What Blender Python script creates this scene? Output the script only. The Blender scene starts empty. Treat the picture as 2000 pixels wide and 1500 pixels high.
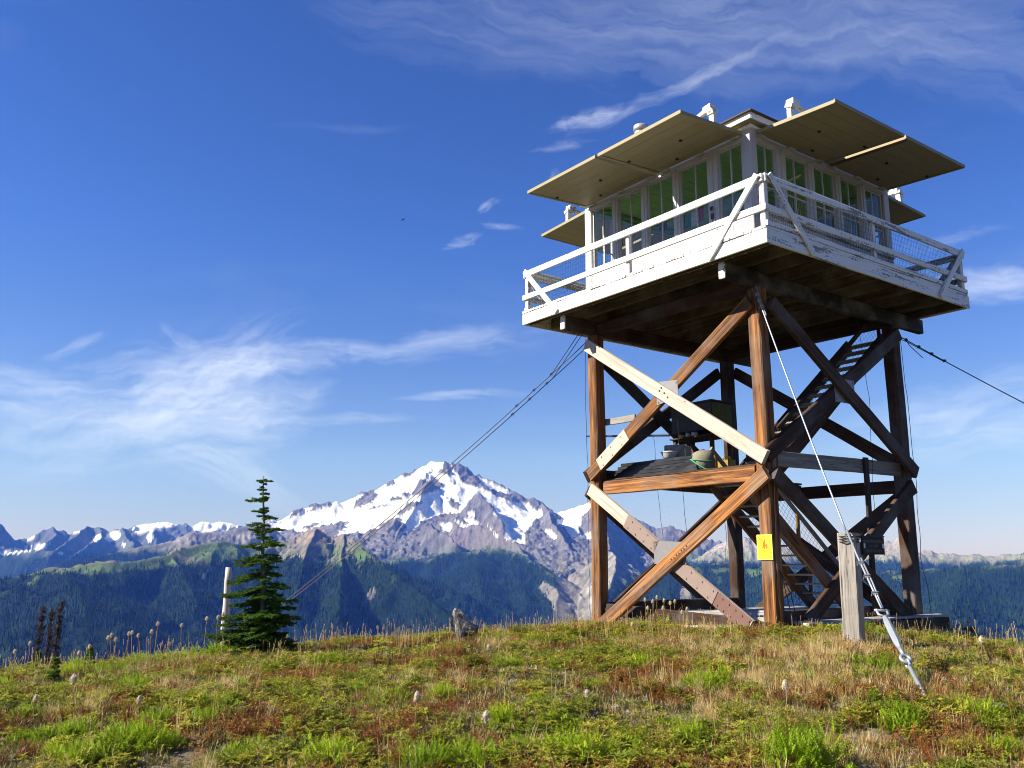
import bpy, bmesh, math, random
import numpy as np
from mathutils import Vector, Matrix, Quaternion

random.seed(7)
SC = bpy.context.scene
COL = SC.collection
CAM_H = 1.7
FPX, PITCH = 1748.8, 0.1952          # focal length in pixels of the 2000 px photograph, camera tilt

# ------------------------------------------------------------------ camera
cd = bpy.data.cameras.new('camera')
cam = bpy.data.objects.new('camera', cd); COL.objects.link(cam)
cam.location = (0, 0, CAM_H)
cam.rotation_euler = (math.pi/2 + PITCH, 0, 0)
cd.sensor_fit = 'HORIZONTAL'; cd.sensor_width = 36.0
cd.lens = 36.0 * FPX / 2000.0
cd.clip_start = 0.1; cd.clip_end = 90000.0
SC.camera = cam

# ------------------------------------------------------------------ light
SUN_AZ, SUN_EL = math.radians(-100.8), math.radians(36.0)
sd = bpy.data.lights.new('sun', 'SUN'); sun = bpy.data.objects.new('sun', sd); COL.objects.link(sun)
sd.energy = 5.0; sd.angle = math.radians(0.5); sd.color = (1.0, 0.94, 0.85)
sun_dir = Vector((math.sin(SUN_AZ)*math.cos(SUN_EL), math.cos(SUN_AZ)*math.cos(SUN_EL), math.sin(SUN_EL)))
sun.rotation_euler = sun_dir.to_track_quat('Z', 'Y').to_euler()
sun.location = (-20, -5, 30)

SC.view_settings.view_transform = 'Standard'; SC.view_settings.look = 'None'
SC.view_settings.exposure = 1.18; SC.view_settings.gamma = 1.0
SC.view_settings.use_curve_mapping = False
SC.cycles.use_denoising = True
SC.cycles.filter_width = 1.0
SC.cycles.max_bounces = 8; SC.cycles.diffuse_bounces = 4; SC.cycles.glossy_bounces = 3
SC.cycles.transmission_bounces = 6; SC.cycles.transparent_max_bounces = 12
SC.cycles.volume_bounces = 0
SC.cycles.caustics_reflective = False; SC.cycles.caustics_refractive = False

def ray(px, py):
    """direction (azimuth, slope) of a pixel of the photograph"""
    X = np.asarray(px, float) - 1000; Y = np.asarray(py, float) - 750
    c, s = math.cos(PITCH), math.sin(PITCH)
    y = FPX*c + Y*s; z = FPX*s - Y*c
    h = np.hypot(X, y)
    return np.arctan2(X, y), z/h
def pix(x, y, z):
    """pixel of the photograph for a point given relative to the camera"""
    c, s = math.cos(PITCH), math.sin(PITCH)
    fd = np.maximum(y*c + z*s, 1e-3); up = -y*s + z*c
    return 1000 + FPX*x/fd, 750 - FPX*up/fd

# ------------------------------------------------------------------ world: clear mountain sky with cirrus
world = bpy.data.worlds.new('World'); SC.world = world; world.use_nodes = True
nt = world.node_tree; nt.nodes.clear()
def wn(t, **k):
    n = nt.nodes.new(t)
    for a, b in k.items(): setattr(n, a, b)
    return n
def wm(op, a, b=None, c=None, clamp=False):
    n = wn('ShaderNodeMath', operation=op); n.use_clamp = clamp
    for i, v in enumerate((a, b, c)):
        if v is None: continue
        if isinstance(v, (int, float)): n.inputs[i].default_value = v
        else: nt.links.new(v, n.inputs[i])
    return n.outputs[0]
sky = wn('ShaderNodeTexSky', sky_type='NISHITA'); sky.sun_disc = False
sky.sun_elevation = SUN_EL; sky.sun_rotation = SUN_AZ % (2*math.pi)
sky.altitude = 1900; sky.air_density = 1.0; sky.dust_density = 0.25; sky.ozone_density = 2.2
hs = wn('ShaderNodeHueSaturation'); hs.inputs['Saturation'].default_value = 1.10; hs.inputs['Hue'].default_value = 0.505; hs.inputs['Value'].default_value = 0.53
tc = wn('ShaderNodeTexCoord'); sep = wn('ShaderNodeSeparateXYZ'); nt.links.new(tc.outputs['Generated'], sep.inputs[0])
AZ = wm('ARCTAN2', sep.outputs[0], sep.outputs[1]); EL = wm('ARCSINE', sep.outputs[2])
gm = wn('ShaderNodeGamma'); gm.inputs['Gamma'].default_value = 1.22
nt.links.new(sky.outputs[0], gm.inputs['Color'])
tint = wn('ShaderNodeMix', data_type='RGBA', blend_type='MULTIPLY'); tint.inputs['Factor'].default_value = 1.0
nt.links.new(gm.outputs[0], tint.inputs['A']); # the deep blue of the photograph's sky, paler and bluer again towards the horizon all round
tg = wn('ShaderNodeMix', data_type='RGBA'); nt.links.new(wm('SUBTRACT', 1.0, wm('MULTIPLY', wm('ABSOLUTE', EL), 2.9), clamp=True), tg.inputs['Factor'])
tg.inputs['A'].default_value = (0.81, 0.83, 1.03, 1); tg.inputs['B'].default_value = (0.815, 0.655, 0.56, 1)
tg2 = wn('ShaderNodeMix', data_type='RGBA'); nt.links.new(wm('SUBTRACT', 1.0, wm('MULTIPLY', wm('ABSOLUTE', EL), 9.0), clamp=True), tg2.inputs['Factor'])
tg2.inputs['A'].default_value = (1, 1, 1, 1); tg2.inputs['B'].default_value = (0.50, 0.56, 0.86, 1)
tg3 = wn('ShaderNodeMix', data_type='RGBA', blend_type='MULTIPLY'); tg3.inputs['Factor'].default_value = 1.0
nt.links.new(tg.outputs['Result'], tg3.inputs['A']); nt.links.new(tg2.outputs['Result'], tg3.inputs['B'])
nt.links.new(tg3.outputs['Result'], tint.inputs['B'])
nt.links.new(tint.outputs['Result'], hs.inputs['Color'])
def wnoise(u, v, seed, scale, detail=6, rough=0.6, distort=0.0):
    cb = wn('ShaderNodeCombineXYZ')
    for i, s in enumerate((u, v)): nt.links.new(s, cb.inputs[i])
    cb.inputs[2].default_value = seed
    n = wn('ShaderNodeTexNoise'); n.inputs['Scale'].default_value = scale; n.inputs['Detail'].default_value = detail
    n.inputs['Roughness'].default_value = rough; n.inputs['Distortion'].default_value = distort
    nt.links.new(cb.outputs[0], n.inputs['Vector'])
    return n.outputs['Fac']
# broad warp shared by all the clouds
W1 = wm('SUBTRACT', wnoise(AZ, EL, 3.1, 9.0, 4), 0.5); W2 = wm('SUBTRACT', wnoise(AZ, EL, 8.7, 9.0, 4), 0.5)
#        px    py   rot   half_len half_wid strength stretch  noise threshold
CLOUDS = [(300, 800, -14, 380, 135, 0.62, 4.5, 0.37), (400, 745, -38, 260, 85, 0.55, 4.5, 0.36),
          (490, 800,  -8, 160, 90, 0.55, 3.0, 0.36), (540, 700, -8, 270, 38, 0.62, 2.4, 0.36), (850, 672, -7, 320, 44, 0.45, 4.0, 0.38),
          (430, 905,  24, 190, 70, 0.48, 5.0, 0.38), (60, 750, 2, 190, 40, 0.50, 5.0, 0.38), (150, 678, -32, 66, 13, 0.42, 2.6, 0.38),
          (350, 668, 28, 60, 22, 0.35, 2.0, 0.40), (900, 778, -4, 190, 16, 0.50, 4.0, 0.38), (680, 820, -1, 170, 17, 0.40, 4.0, 0.38),
          (1330, 172, -17, 290, 15, 0.42, 6.0, 0.36), (1150, 232, -10, 120, 20, 0.60, 2.4, 0.35), (1450, 40, 3, 1050, 140, 0.24, 7.0, 0.33),
          (1900, 115, 22, 400, 100, 0.18, 6.0, 0.33), (963, 405, -30, 36, 14, 0.55, 1.6, 0.42), (905, 473, -8, 66, 16, 0.55, 2.0, 0.42),
          (975, 446, 4, 62, 9, 0.45, 3.0, 0.36), (1965, 556, 3, 130, 40, 0.75, 3.0, 0.34), (1880, 820, -7, 260, 95, 0.55, 4.0, 0.36),
          (1095, 285, -6, 90, 13, 0.35, 3.0, 0.38), (1880, 465, -6, 110, 20, 0.25, 3.0, 0.40), (690, 248, -4, 200, 14, 0.08, 4.0, 0.40),
          (1080, 345, -50, 24, 14, 0.3, 1.6, 0.40), (30, 795, 2, 90, 12, 0.4, 3.0, 0.38)]
total = None
for i, (px, py, rot, hl, hw, st, stretch, th) in enumerate(CLOUDS):
    a0, s0 = ray(px, py); e0 = math.atan(s0); K = 0.00057*0.93
    cr, sr = math.cos(math.radians(rot)), math.sin(math.radians(rot))
    du = wm('MULTIPLY_ADD', W1, (0.05 if hl > 600 else 0.09)*(hl/300)**0.5, wm('SUBTRACT', AZ, float(a0)))
    dv = wm('MULTIPLY_ADD', W2, 0.07*(hw/60)**0.5*0.6, wm('SUBTRACT', EL, float(e0)))
    # image rotation is clockwise-down, elevation runs up
    uu = wm('SUBTRACT', wm('MULTIPLY', du, cr), wm('MULTIPLY', dv, sr))
    vv = wm('ADD', wm('MULTIPLY', du, sr), wm('MULTIPLY', dv, cr))
    q = wm('ADD', wm('POWER', wm('MULTIPLY', uu, 1/(hl*K)), 2), wm('POWER', wm('MULTIPLY', vv, 1/(hw*K)), 2))
    mask = wm('SUBTRACT', 1, q, clamp=True)
    k = 38 if hw > 25 else 70
    fine = wm('ADD', wm('MULTIPLY', wnoise(wm('MULTIPLY', uu, 1/stretch), vv, i*1.7, k, 8, 0.6, 0.3), 0.62),
              wm('MULTIPLY', wnoise(wm('MULTIPLY', wm('ADD', uu, wm('MULTIPLY', W1, 0.05)), 0.5/stretch), wm('MULTIPLY_ADD', uu, 0.12, vv), i*2.3+5, k*2.6, 6, 0.6, 0.2), 0.38))
    dens = wm('MULTIPLY_ADD', wm('SUBTRACT', fine, th + 0.13), 3.4, wm('MULTIPLY', mask, 0.55), clamp=True)
    d = wm('MULTIPLY', wm('MULTIPLY', wm('POWER', mask, 0.7), dens), st)
    total = d if total is None else wm('ADD', total, d)
# faint cirrus everywhere so that the sky outside the frame goes on like this
gen = wnoise(wm('MULTIPLY', AZ, 0.35), EL, 40.0, 6, 7, 0.62, 0.6)
total = wm('ADD', total, wm('MULTIPLY', wm('SUBTRACT', gen, 0.56, clamp=True), 0.35))
cov = wm('MULTIPLY', total, 0.72, clamp=True)
mixc = wn('ShaderNodeMix', data_type='RGBA'); nt.links.new(cov, mixc.inputs['Factor'])
nt.links.new(hs.outputs[0], mixc.inputs['A']); mixc.inputs['B'].default_value = (4.3, 4.7, 5.6, 1)
bg = wn('ShaderNodeBackground'); bg.inputs['Strength'].default_value = 0.10
nt.links.new(mixc.outputs['Result'], bg.inputs['Color'])
wo = wn('ShaderNodeOutputWorld'); nt.links.new(bg.outputs[0], wo.inputs['Surface'])

# ------------------------------------------------------------------ helpers
def tag(o, label=None, cat=None, group=None, kind=None):
    for k, v in (('label', label), ('category', cat), ('group', group), ('kind', kind)):
        if v: o[k] = v
    return o
def empty(name, loc=(0, 0, 0), rotz=0, label=None, cat=None, group=None):
    o = bpy.data.objects.new(name, None); COL.objects.link(o)
    o.location = loc; o.rotation_euler = (0, 0, rotz); o.empty_display_size = 0.2
    return tag(o, label, cat, group)
def link(name, me, parent=None, mat=None):
    o = bpy.data.objects.new(name, me); COL.objects.link(o)
    if parent is not None: o.parent = parent
    if mat is not None and len(me.materials) == 0: me.materials.append(mat)
    return o
def mesh_from(name, verts, faces, mat=None, smooth=False):
    me = bpy.data.meshes.new(name); me.from_pydata(verts, [], faces); me.update()
    if smooth: me.polygons.foreach_set('use_smooth', [True]*len(me.polygons))
    if mat: me.materials.append(mat)
    return me
def bm_mesh(name, bm, mat=None, smooth=False):
    me = bpy.data.meshes.new(name); bm.to_mesh(me); bm.free()
    if smooth: me.polygons.foreach_set('use_smooth', [True]*len(me.polygons))
    if mat: me.materials.append(mat)
    return me
class MB:
    """collects simple solids into one mesh"""
    def __init__(s): s.v = []; s.f = []; s.m = []
    def add(s, v, f, m=0):
        n = len(s.v); s.v += [tuple(p) for p in v]; s.f += [tuple(i+n for i in q) for q in f]; s.m += [m]*len(f); return s
    def box(s, a, b, m=0):
        x0, y0, z0 = a; x1, y1, z1 = b
        return s.add([(x0,y0,z0),(x1,y0,z0),(x1,y1,z0),(x0,y1,z0),(x0,y0,z1),(x1,y0,z1),(x1,y1,z1),(x0,y1,z1)],
                     [(0,3,2,1),(4,5,6,7),(0,1,5,4),(1,2,6,5),(2,3,7,6),(3,0,4,7)], m)
    def bar(s, p, q, w, d=None, up=(0, 0, 1), m=0):
        p, q = Vector(p), Vector(q); d = d or w
        x = (q-p).normalized(); u = Vector(up)
        if abs(x.dot(u)) > 0.98: u = Vector((1, 0, 0))
        y = u.cross(x).normalized(); z = x.cross(y)
        vs = [e + y*(sy*w/2) + z*(sz*d/2) for e in (p, q) for sy, sz in ((-1,-1),(1,-1),(1,1),(-1,1))]
        return s.add(vs, [(0,3,2,1),(4,5,6,7),(0,1,5,4),(1,2,6,5),(2,3,7,6),(3,0,4,7)], m)
    def tube(s, pts, r, n=6, m=0, cap=True):
        pts = [Vector(p) for p in pts]; rs = r if isinstance(r, (list, tuple)) else [r]*len(pts)
        vs = []; fs = []
        for i, p in enumerate(pts):
            t = (pts[min(i+1, len(pts)-1)] - pts[max(i-1, 0)]).normalized()
            u = Vector((0, 0, 1)) if abs(t.z) < 0.9 else Vector((1, 0, 0))
            a = u.cross(t).normalized(); b = t.cross(a)
            for k in range(n):
                c = 2*math.pi*k/n; vs.append(p + (a*math.cos(c) + b*math.sin(c))*rs[i])
        for i in range(len(pts)-1):
            for k in range(n):
                fs.append((i*n+k, i*n+(k+1) % n, (i+1)*n+(k+1) % n, (i+1)*n+k))
        if cap: fs += [tuple(range(n-1, -1, -1)), tuple(range((len(pts)-1)*n, len(pts)*n))]
        return s.add(vs, fs, m)
    def mesh(s, name, mats, smooth=False):
        me = bpy.data.meshes.new(name); me.from_pydata(s.v, [], s.f)
        for mt in (mats if isinstance(mats, (list, tuple)) else [mats]): me.materials.append(mt)
        if any(s.m): me.polygons.foreach_set('material_index', s.m)
        if smooth: me.polygons.foreach_set('use_smooth', [True]*len(me.polygons))
        me.update(); return me
    def build(s, name, mats, parent=None, smooth=False):
        return link(name, s.mesh(name, mats, smooth), parent)

# ---- materials
class NT:
    def __init__(s, name):
        s.mat = bpy.data.materials.new(name); s.mat.use_nodes = True
        s.t = s.mat.node_tree; s.b = s.t.nodes['Principled BSDF']
        s.out = s.t.nodes['Material Output']
        s.tc = s.n('ShaderNodeTexCoord'); s.oi = None
    def n(s, ty, **k):
        q = s.t.nodes.new(ty)
        for a, b in k.items(): setattr(q, a, b)
        return q
    def set(s, sock, v):
        if isinstance(v, bpy.types.NodeSocket): s.t.links.new(v, sock)
        elif isinstance(v, (tuple, list)) and sock.type == 'RGBA' and len(v) == 3: sock.default_value = (*v, 1)
        else: sock.default_value = v
    def math(s, op, a, b=None, c=None, clamp=False):
        q = s.n('ShaderNodeMath', operation=op); q.use_clamp = clamp
        for i, v in enumerate((a, b, c)):
            if v is not None: s.set(q.inputs[i], v)
        return q.outputs[0]
    def rnd(s):
        if s.oi is None: s.oi = s.n('ShaderNodeObjectInfo')
        return s.oi.outputs['Random']
    def coord(s, scale=(1, 1, 1), space='Object', perobj=True):
        mp = s.n('ShaderNodeMapping'); s.t.links.new(s.tc.outputs[space], mp.inputs['Vector'])
        mp.inputs['Scale'].default_value = scale
        if perobj:
            cb = s.n('ShaderNodeCombineXYZ')
            for i, k in enumerate((37.0, 91.0, 53.0)): s.set(cb.inputs[i], s.math('MULTIPLY', s.rnd(), k))
            s.t.links.new(cb.outputs[0], mp.inputs['Location'])
        return mp.outputs[0]
    def noise(s, vec, scale, detail=4, rough=0.55, dist=0.0):
        q = s.n('ShaderNodeTexNoise'); s.t.links.new(vec, q.inputs['Vector'])
        q.inputs['Scale'].default_value = scale; q.inputs['Detail'].default_value = detail
        q.inputs['Roughness'].default_value = rough; q.inputs['Distortion'].default_value = dist
        return q.outputs['Fac']
    def ramp(s, fac, stops, interp='LINEAR'):
        q = s.n('ShaderNodeValToRGB'); s.set(q.inputs[0], fac); r = q.color_ramp; r.interpolation = interp
        while len(r.elements) < len(stops): r.elements.new(0.5)
        for e, (p, c) in zip(r.elements, stops):
            e.position = p; e.color = (*c, 1) if not isinstance(c, (int, float)) else (c, c, c, 1)
        return q.outputs[0]
    def mix(s, f, a, b, blend='MIX'):
        q = s.n('ShaderNodeMix', data_type='RGBA', blend_type=blend)
        s.set(q.inputs['Factor'], f); s.set(q.inputs['A'], a); s.set(q.inputs['B'], b)
        return q.outputs['Result']
    def bump(s, h, strength=0.3, dist=0.02):
        q = s.n('ShaderNodeBump'); q.inputs['Strength'].default_value = strength; q.inputs['Distance'].default_value = dist
        s.set(q.inputs['Height'], h); s.t.links.new(q.outputs[0], s.b.inputs['Normal'])
    def fin(s, color, rough=0.8, spec=0.3, metal=0.0):
        s.set(s.b.inputs['Base Color'], color); s.set(s.b.inputs['Roughness'], rough)
        s.b.inputs['Specular IOR Level'].default_value = spec; s.b.inputs['Metallic'].default_value = metal
        return s.mat

def plain(name, col, rough=0.7, spec=0.3, metal=0.0, var=0.15, scale=8.0):
    m = NT(name); v = m.coord()
    f = m.noise(v, scale, 5, 0.6)
    c = m.mix(f, tuple(x*(1-var) for x in col), tuple(min(1, x*(1+var)) for x in col))
    m.bump(m.noise(v, scale*4, 4), 0.15, 0.01)
    return m.fin(c, rough, spec, metal)

# ---- numpy noise
_rng = np.random.default_rng(11)
_perm = np.concatenate([_rng.permutation(256)]*3)
_grad = np.stack([np.cos(np.arange(256)*2*np.pi/256*37), np.sin(np.arange(256)*2*np.pi/256*37)], 1)
def perlin(x, y, seed=0):
    x = np.asarray(x, float) + seed*17.31; y = np.asarray(y, float) + seed*9.73
    xi = np.floor(x).astype(int); yi = np.floor(y).astype(int); xf = x-xi; yf = y-yi
    u = xf*xf*xf*(xf*(xf*6-15)+10); v = yf*yf*yf*(yf*(yf*6-15)+10)
    def g(ix, iy, fx, fy):
        h = _perm[_perm[ix & 255] + (iy & 255)]; q = _grad[h]
        return q[..., 0]*fx + q[..., 1]*fy
    a = g(xi, yi, xf, yf); b = g(xi+1, yi, xf-1, yf); c = g(xi, yi+1, xf, yf-1); d = g(xi+1, yi+1, xf-1, yf-1)
    return ((a*(1-u)+b*u)*(1-v) + (c*(1-u)+d*u)*v)*1.45
def fbm(x, y, octs=5, seed=0, gain=0.5):
    r = 0; a = 1; f = 1; n = 0
    for o in range(octs): r = r + a*perlin(x*f, y*f, seed+o); n += a; a *= gain; f *= 2.03
    return r/n
def ridged(x, y, octs=5, seed=0, gain=0.5):
    r = 0; a = 1; f = 1; n = 0; w = 1
    for o in range(octs):
        s = (1-np.abs(perlin(x*f, y*f, seed+o)))**2 * w
        r = r + a*s; n += a; w = np.clip(s*1.6, 0, 1); a *= gain; f *= 2.07
    return r/n
def in_poly(px, py, poly):
    inside = np.zeros(px.shape, bool); n = len(poly)
    for i in range(n):
        (x0, y0), (x1, y1) = poly[i], poly[(i+1) % n]
        if y0 == y1: continue
        c = ((y0 > py) != (y1 > py)) & (px < (x1-x0)*(py-y0)/(y1-y0) + x0)
        inside ^= c
    return inside
def sst(a, b, x):
    t = np.clip((x-a)/(b-a), 0, 1); return t*t*(3-2*t)

# ------------------------------------------------------------------ the near ground (the ridge top the tower stands on)
_gaz = np.radians([-180, -60, -36, -28.7, -15, -10, 0, 5, 11, 16, 20, 24.5, 29, 36, 60, 180])
_gr = np.array([0, 4, 7.6, 10.6, 13, 15.3, 17.5, 20, 22.5, 26, 32, 44, 60])
_gz = np.array([
 #  0      4     7.6    10.6   13     15.3   17.5   20    22.5   26     32    44    60
 [-1.75, -1.75, -1.75, -1.75, -1.8,  -1.9,  -2.0,  -2.2, -2.5,  -3.2,  -5.0, -9.0, -17],
 [-1.75, -1.74, -1.72, -1.70, -1.72, -1.80, -2.0,  -2.3, -2.8,  -3.8,  -6.0, -11., -20],
 [-1.75, -1.74, -1.70, -1.60, -1.55, -1.60, -1.85, -2.4, -3.1,  -4.6,  -7.5, -14., -24],
 [-1.75, -1.74, -1.69, -1.56, -1.48, -1.52, -1.77, -2.3, -3.1,  -4.7,  -7.8, -14.5, -25],
 [-1.75, -1.74, -1.68, -1.55, -1.44, -1.42, -1.58, -1.95, -2.7, -4.4,  -7.6, -14.5, -25],
 [-1.75, -1.74, -1.68, -1.54, -1.40, -1.31, -1.42, -1.78, -2.5, -4.2,  -7.5, -14.5, -25],
 [-1.75, -1.74, -1.68, -1.50, -1.34, -1.22, -1.30, -1.55, -2.1, -3.8,  -7.0, -14., -25],
 [-1.75, -1.74, -1.68, -1.47, -1.26, -1.15, -1.20, -1.38, -1.75, -3.0, -6.4, -13.5, -24],
 [-1.75, -1.74, -1.68, -1.45, -1.20, -1.09, -1.17, -1.25, -1.4, -2.6,  -6.0, -13., -24],
 [-1.75, -1.74, -1.68, -1.41, -1.08, -1.05, -1.16, -1.25, -1.4, -2.6,  -6.0, -13., -24],
 [-1.75, -1.74, -1.67, -1.36, -0.97, -1.06, -1.18, -1.28, -1.5, -2.8,  -6.2, -13., -24],
 [-1.75, -1.74, -1.68, -1.38, -1.10, -1.17, -1.27, -1.42, -1.8, -3.2,  -6.6, -13.5, -24],
 [-1.75, -1.74, -1.68, -1.45, -1.25, -1.27, -1.42, -1.75, -2.3, -3.8,  -7.0, -14., -25],
 [-1.75, -1.74, -1.70, -1.55, -1.42, -1.48, -1.70, -2.1, -2.8,  -4.3,  -7.4, -14., -25],
 [-1.75, -1.74, -1.72, -1.70, -1.72, -1.80, -2.0,  -2.3, -2.8,  -3.8,  -6.0, -11., -20],
 [-1.75, -1.75, -1.75, -1.75, -1.8,  -1.9,  -2.0,  -2.2, -2.5,  -3.2,  -5.0, -9.0, -17]])
def _interp2(az, r):
    az = np.asarray(az, float); r = np.asarray(r, float)
    i = np.clip(np.searchsorted(_gaz, az) - 1, 0, len(_gaz)-2); j = np.clip(np.searchsorted(_gr, r) - 1, 0, len(_gr)-2)
    u = np.clip((az-_gaz[i])/(_gaz[i+1]-_gaz[i]), 0, 1); v = np.clip((r-_gr[j])/(_gr[j+1]-_gr[j]), 0, 1)
    u = u*u*(3-2*u)
    return (_gz[i, j]*(1-u)+_gz[i+1, j]*u)*(1-v) + (_gz[i, j+1]*(1-u)+_gz[i+1, j+1]*u)*v
def ground_z(x, y):
    """world height of the meadow"""
    x = np.asarray(x, float); y = np.asarray(y, float)
    r = np.hypot(x, y); az = np.arctan2(x, y)
    z = 0.5*_interp2(az, r) + 0.25*(_interp2(az, r*0.95) + _interp2(az, r*1.05))
    # the plants stand on it: bare ground lies a little below the visible crest
    z = z - (0.06 + 0.08*sst(0.15, -0.35, az))*sst(10.5, 13.5, r)
    z = z + 0.06*fbm(x*0.55, y*0.55, 3, 5) + 0.075*fbm(x*1.7, y*1.7, 3, 6)
    return z + CAM_H
def gz(x, y): return float(ground_z(np.array([x]), np.array([y]))[0])

def polar_mesh(name, azs, rs, zfun, mat, closed=True):
    A, R = np.meshgrid(azs, rs); X = R*np.sin(A); Y = R*np.cos(A); Z = zfun(X, Y)
    na, nr = len(azs), len(rs)
    V = np.stack([X, Y, Z], -1).reshape(-1, 3)
    i, j = np.meshgrid(np.arange(nr-1), np.arange(na if closed else na-1), indexing='ij')
    j2 = (j+1) % na
    F = np.stack([i*na+j, i*na+j2, (i+1)*na+j2, (i+1)*na+j], -1).reshape(-1, 4)[:, ::-1]
    return np_mesh(name, V, F, mat)
def np_mesh(name, V, F, mat=None, smooth=True):
    me = bpy.data.meshes.new(name)
    me.vertices.add(len(V)); me.vertices.foreach_set('co', np.ascontiguousarray(V, np.float32).ravel())
    k = F.shape[1]
    me.loops.add(len(F)*k); me.loops.foreach_set('vertex_index', np.ascontiguousarray(F, np.int32).ravel())
    me.polygons.add(len(F)); me.polygons.foreach_set('loop_start', np.arange(0, len(F)*k, k, dtype=np.int32))
    me.polygons.foreach_set('loop_total', np.full(len(F), k, np.int32))
    me.update(calc_edges=True)
    if smooth: me.polygons.foreach_set('use_smooth', np.ones(len(F), bool))
    if mat: me.materials.append(mat)
    return me

def mat_soil():
    m = NT('soil'); v = m.coord(perobj=False)
    a = m.noise(v, 1.3, 6, 0.65); b = m.noise(v, 14, 5, 0.6); c = m.noise(v, 70, 3, 0.6)
    col = m.ramp(a, [(0.32, (0.08, 0.062, 0.038)), (0.46, (0.14, 0.11, 0.07)), (0.6, (0.23, 0.185, 0.13)), (0.74, (0.34, 0.29, 0.225))])
    col = m.mix(m.math('MULTIPLY', b, 0.5), col, (0.07, 0.075, 0.025))
    col = m.mix(m.math('MULTIPLY', m.math('GREATER_THAN', c, 0.62), 0.45), col, (0.30, 0.26, 0.20))
    m.bump(m.math('ADD', m.math('MULTIPLY', b, 0.7), m.math('MULTIPLY', c, 0.3)), 0.9, 0.05)
    return m.fin(col, 0.95, 0.15)
_az_fine = np.concatenate([np.radians(np.arange(-180, -40, 6)), np.radians(np.arange(-40, 40, 0.5)), np.radians(np.arange(40, 180, 6))])
_r_fine = np.concatenate([np.array([0.01]), np.arange(1, 6, 0.5), np.arange(6, 24, 0.12), np.arange(24, 60.5, 1.5)])
meadow_ground = link('meadow_ground', polar_mesh('meadow_ground', _az_fine, _r_fine, ground_z, mat_soil()))
tag(meadow_ground, kind='structure')

# ------------------------------------------------------------------ far terrain: ridges as crest lines with flanks
def crest(pts, r):
    """crest line from pixels of the photograph at distances r (one value or one per point) -> 3-D points relative to the camera"""
    pts = np.array(pts, float); az, sl = ray(pts[:, 0], pts[:, 1])
    r = np.interp(np.linspace(0, 1, len(pts)), np.linspace(0, 1, len(r)), r) if isinstance(r, (list, tuple)) else np.full(len(pts), float(r))
    return np.stack([r*np.sin(az), r*np.cos(az), r*sl], 1)
def c1(p): return [(540+x/6.25, 890+y/6.25) for x, y in p]
def c2(p): return [(840+x/6.25, 890+y/6.25) for x, y in p]
def c3(p): return [(x/6.25, 1000+y/6.25) for x, y in p]
def cb(p): return [(540+x/3.03, 860+y/3.03) for x, y in p]

VOLC_SKY = cb([(-40,476),(0,478),(60,465),(130,415),(160,405),(210,385),(330,370),(355,357),(372,372),(480,330),(500,315),(570,302),(600,290),(640,275),(650,255),(690,232),(740,205),(830,180),(870,148),(890,150),(915,124),(960,130),(1000,128),(1015,142),(1040,133),(1075,150),(1085,140),(1100,152),(1140,180),(1160,205),(1200,212),(1270,245),(1340,272),(1400,310),(1425,318),(1432,332),(1500,350),(1530,345),(1590,385),(1605,400),(1620,430)])
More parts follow.
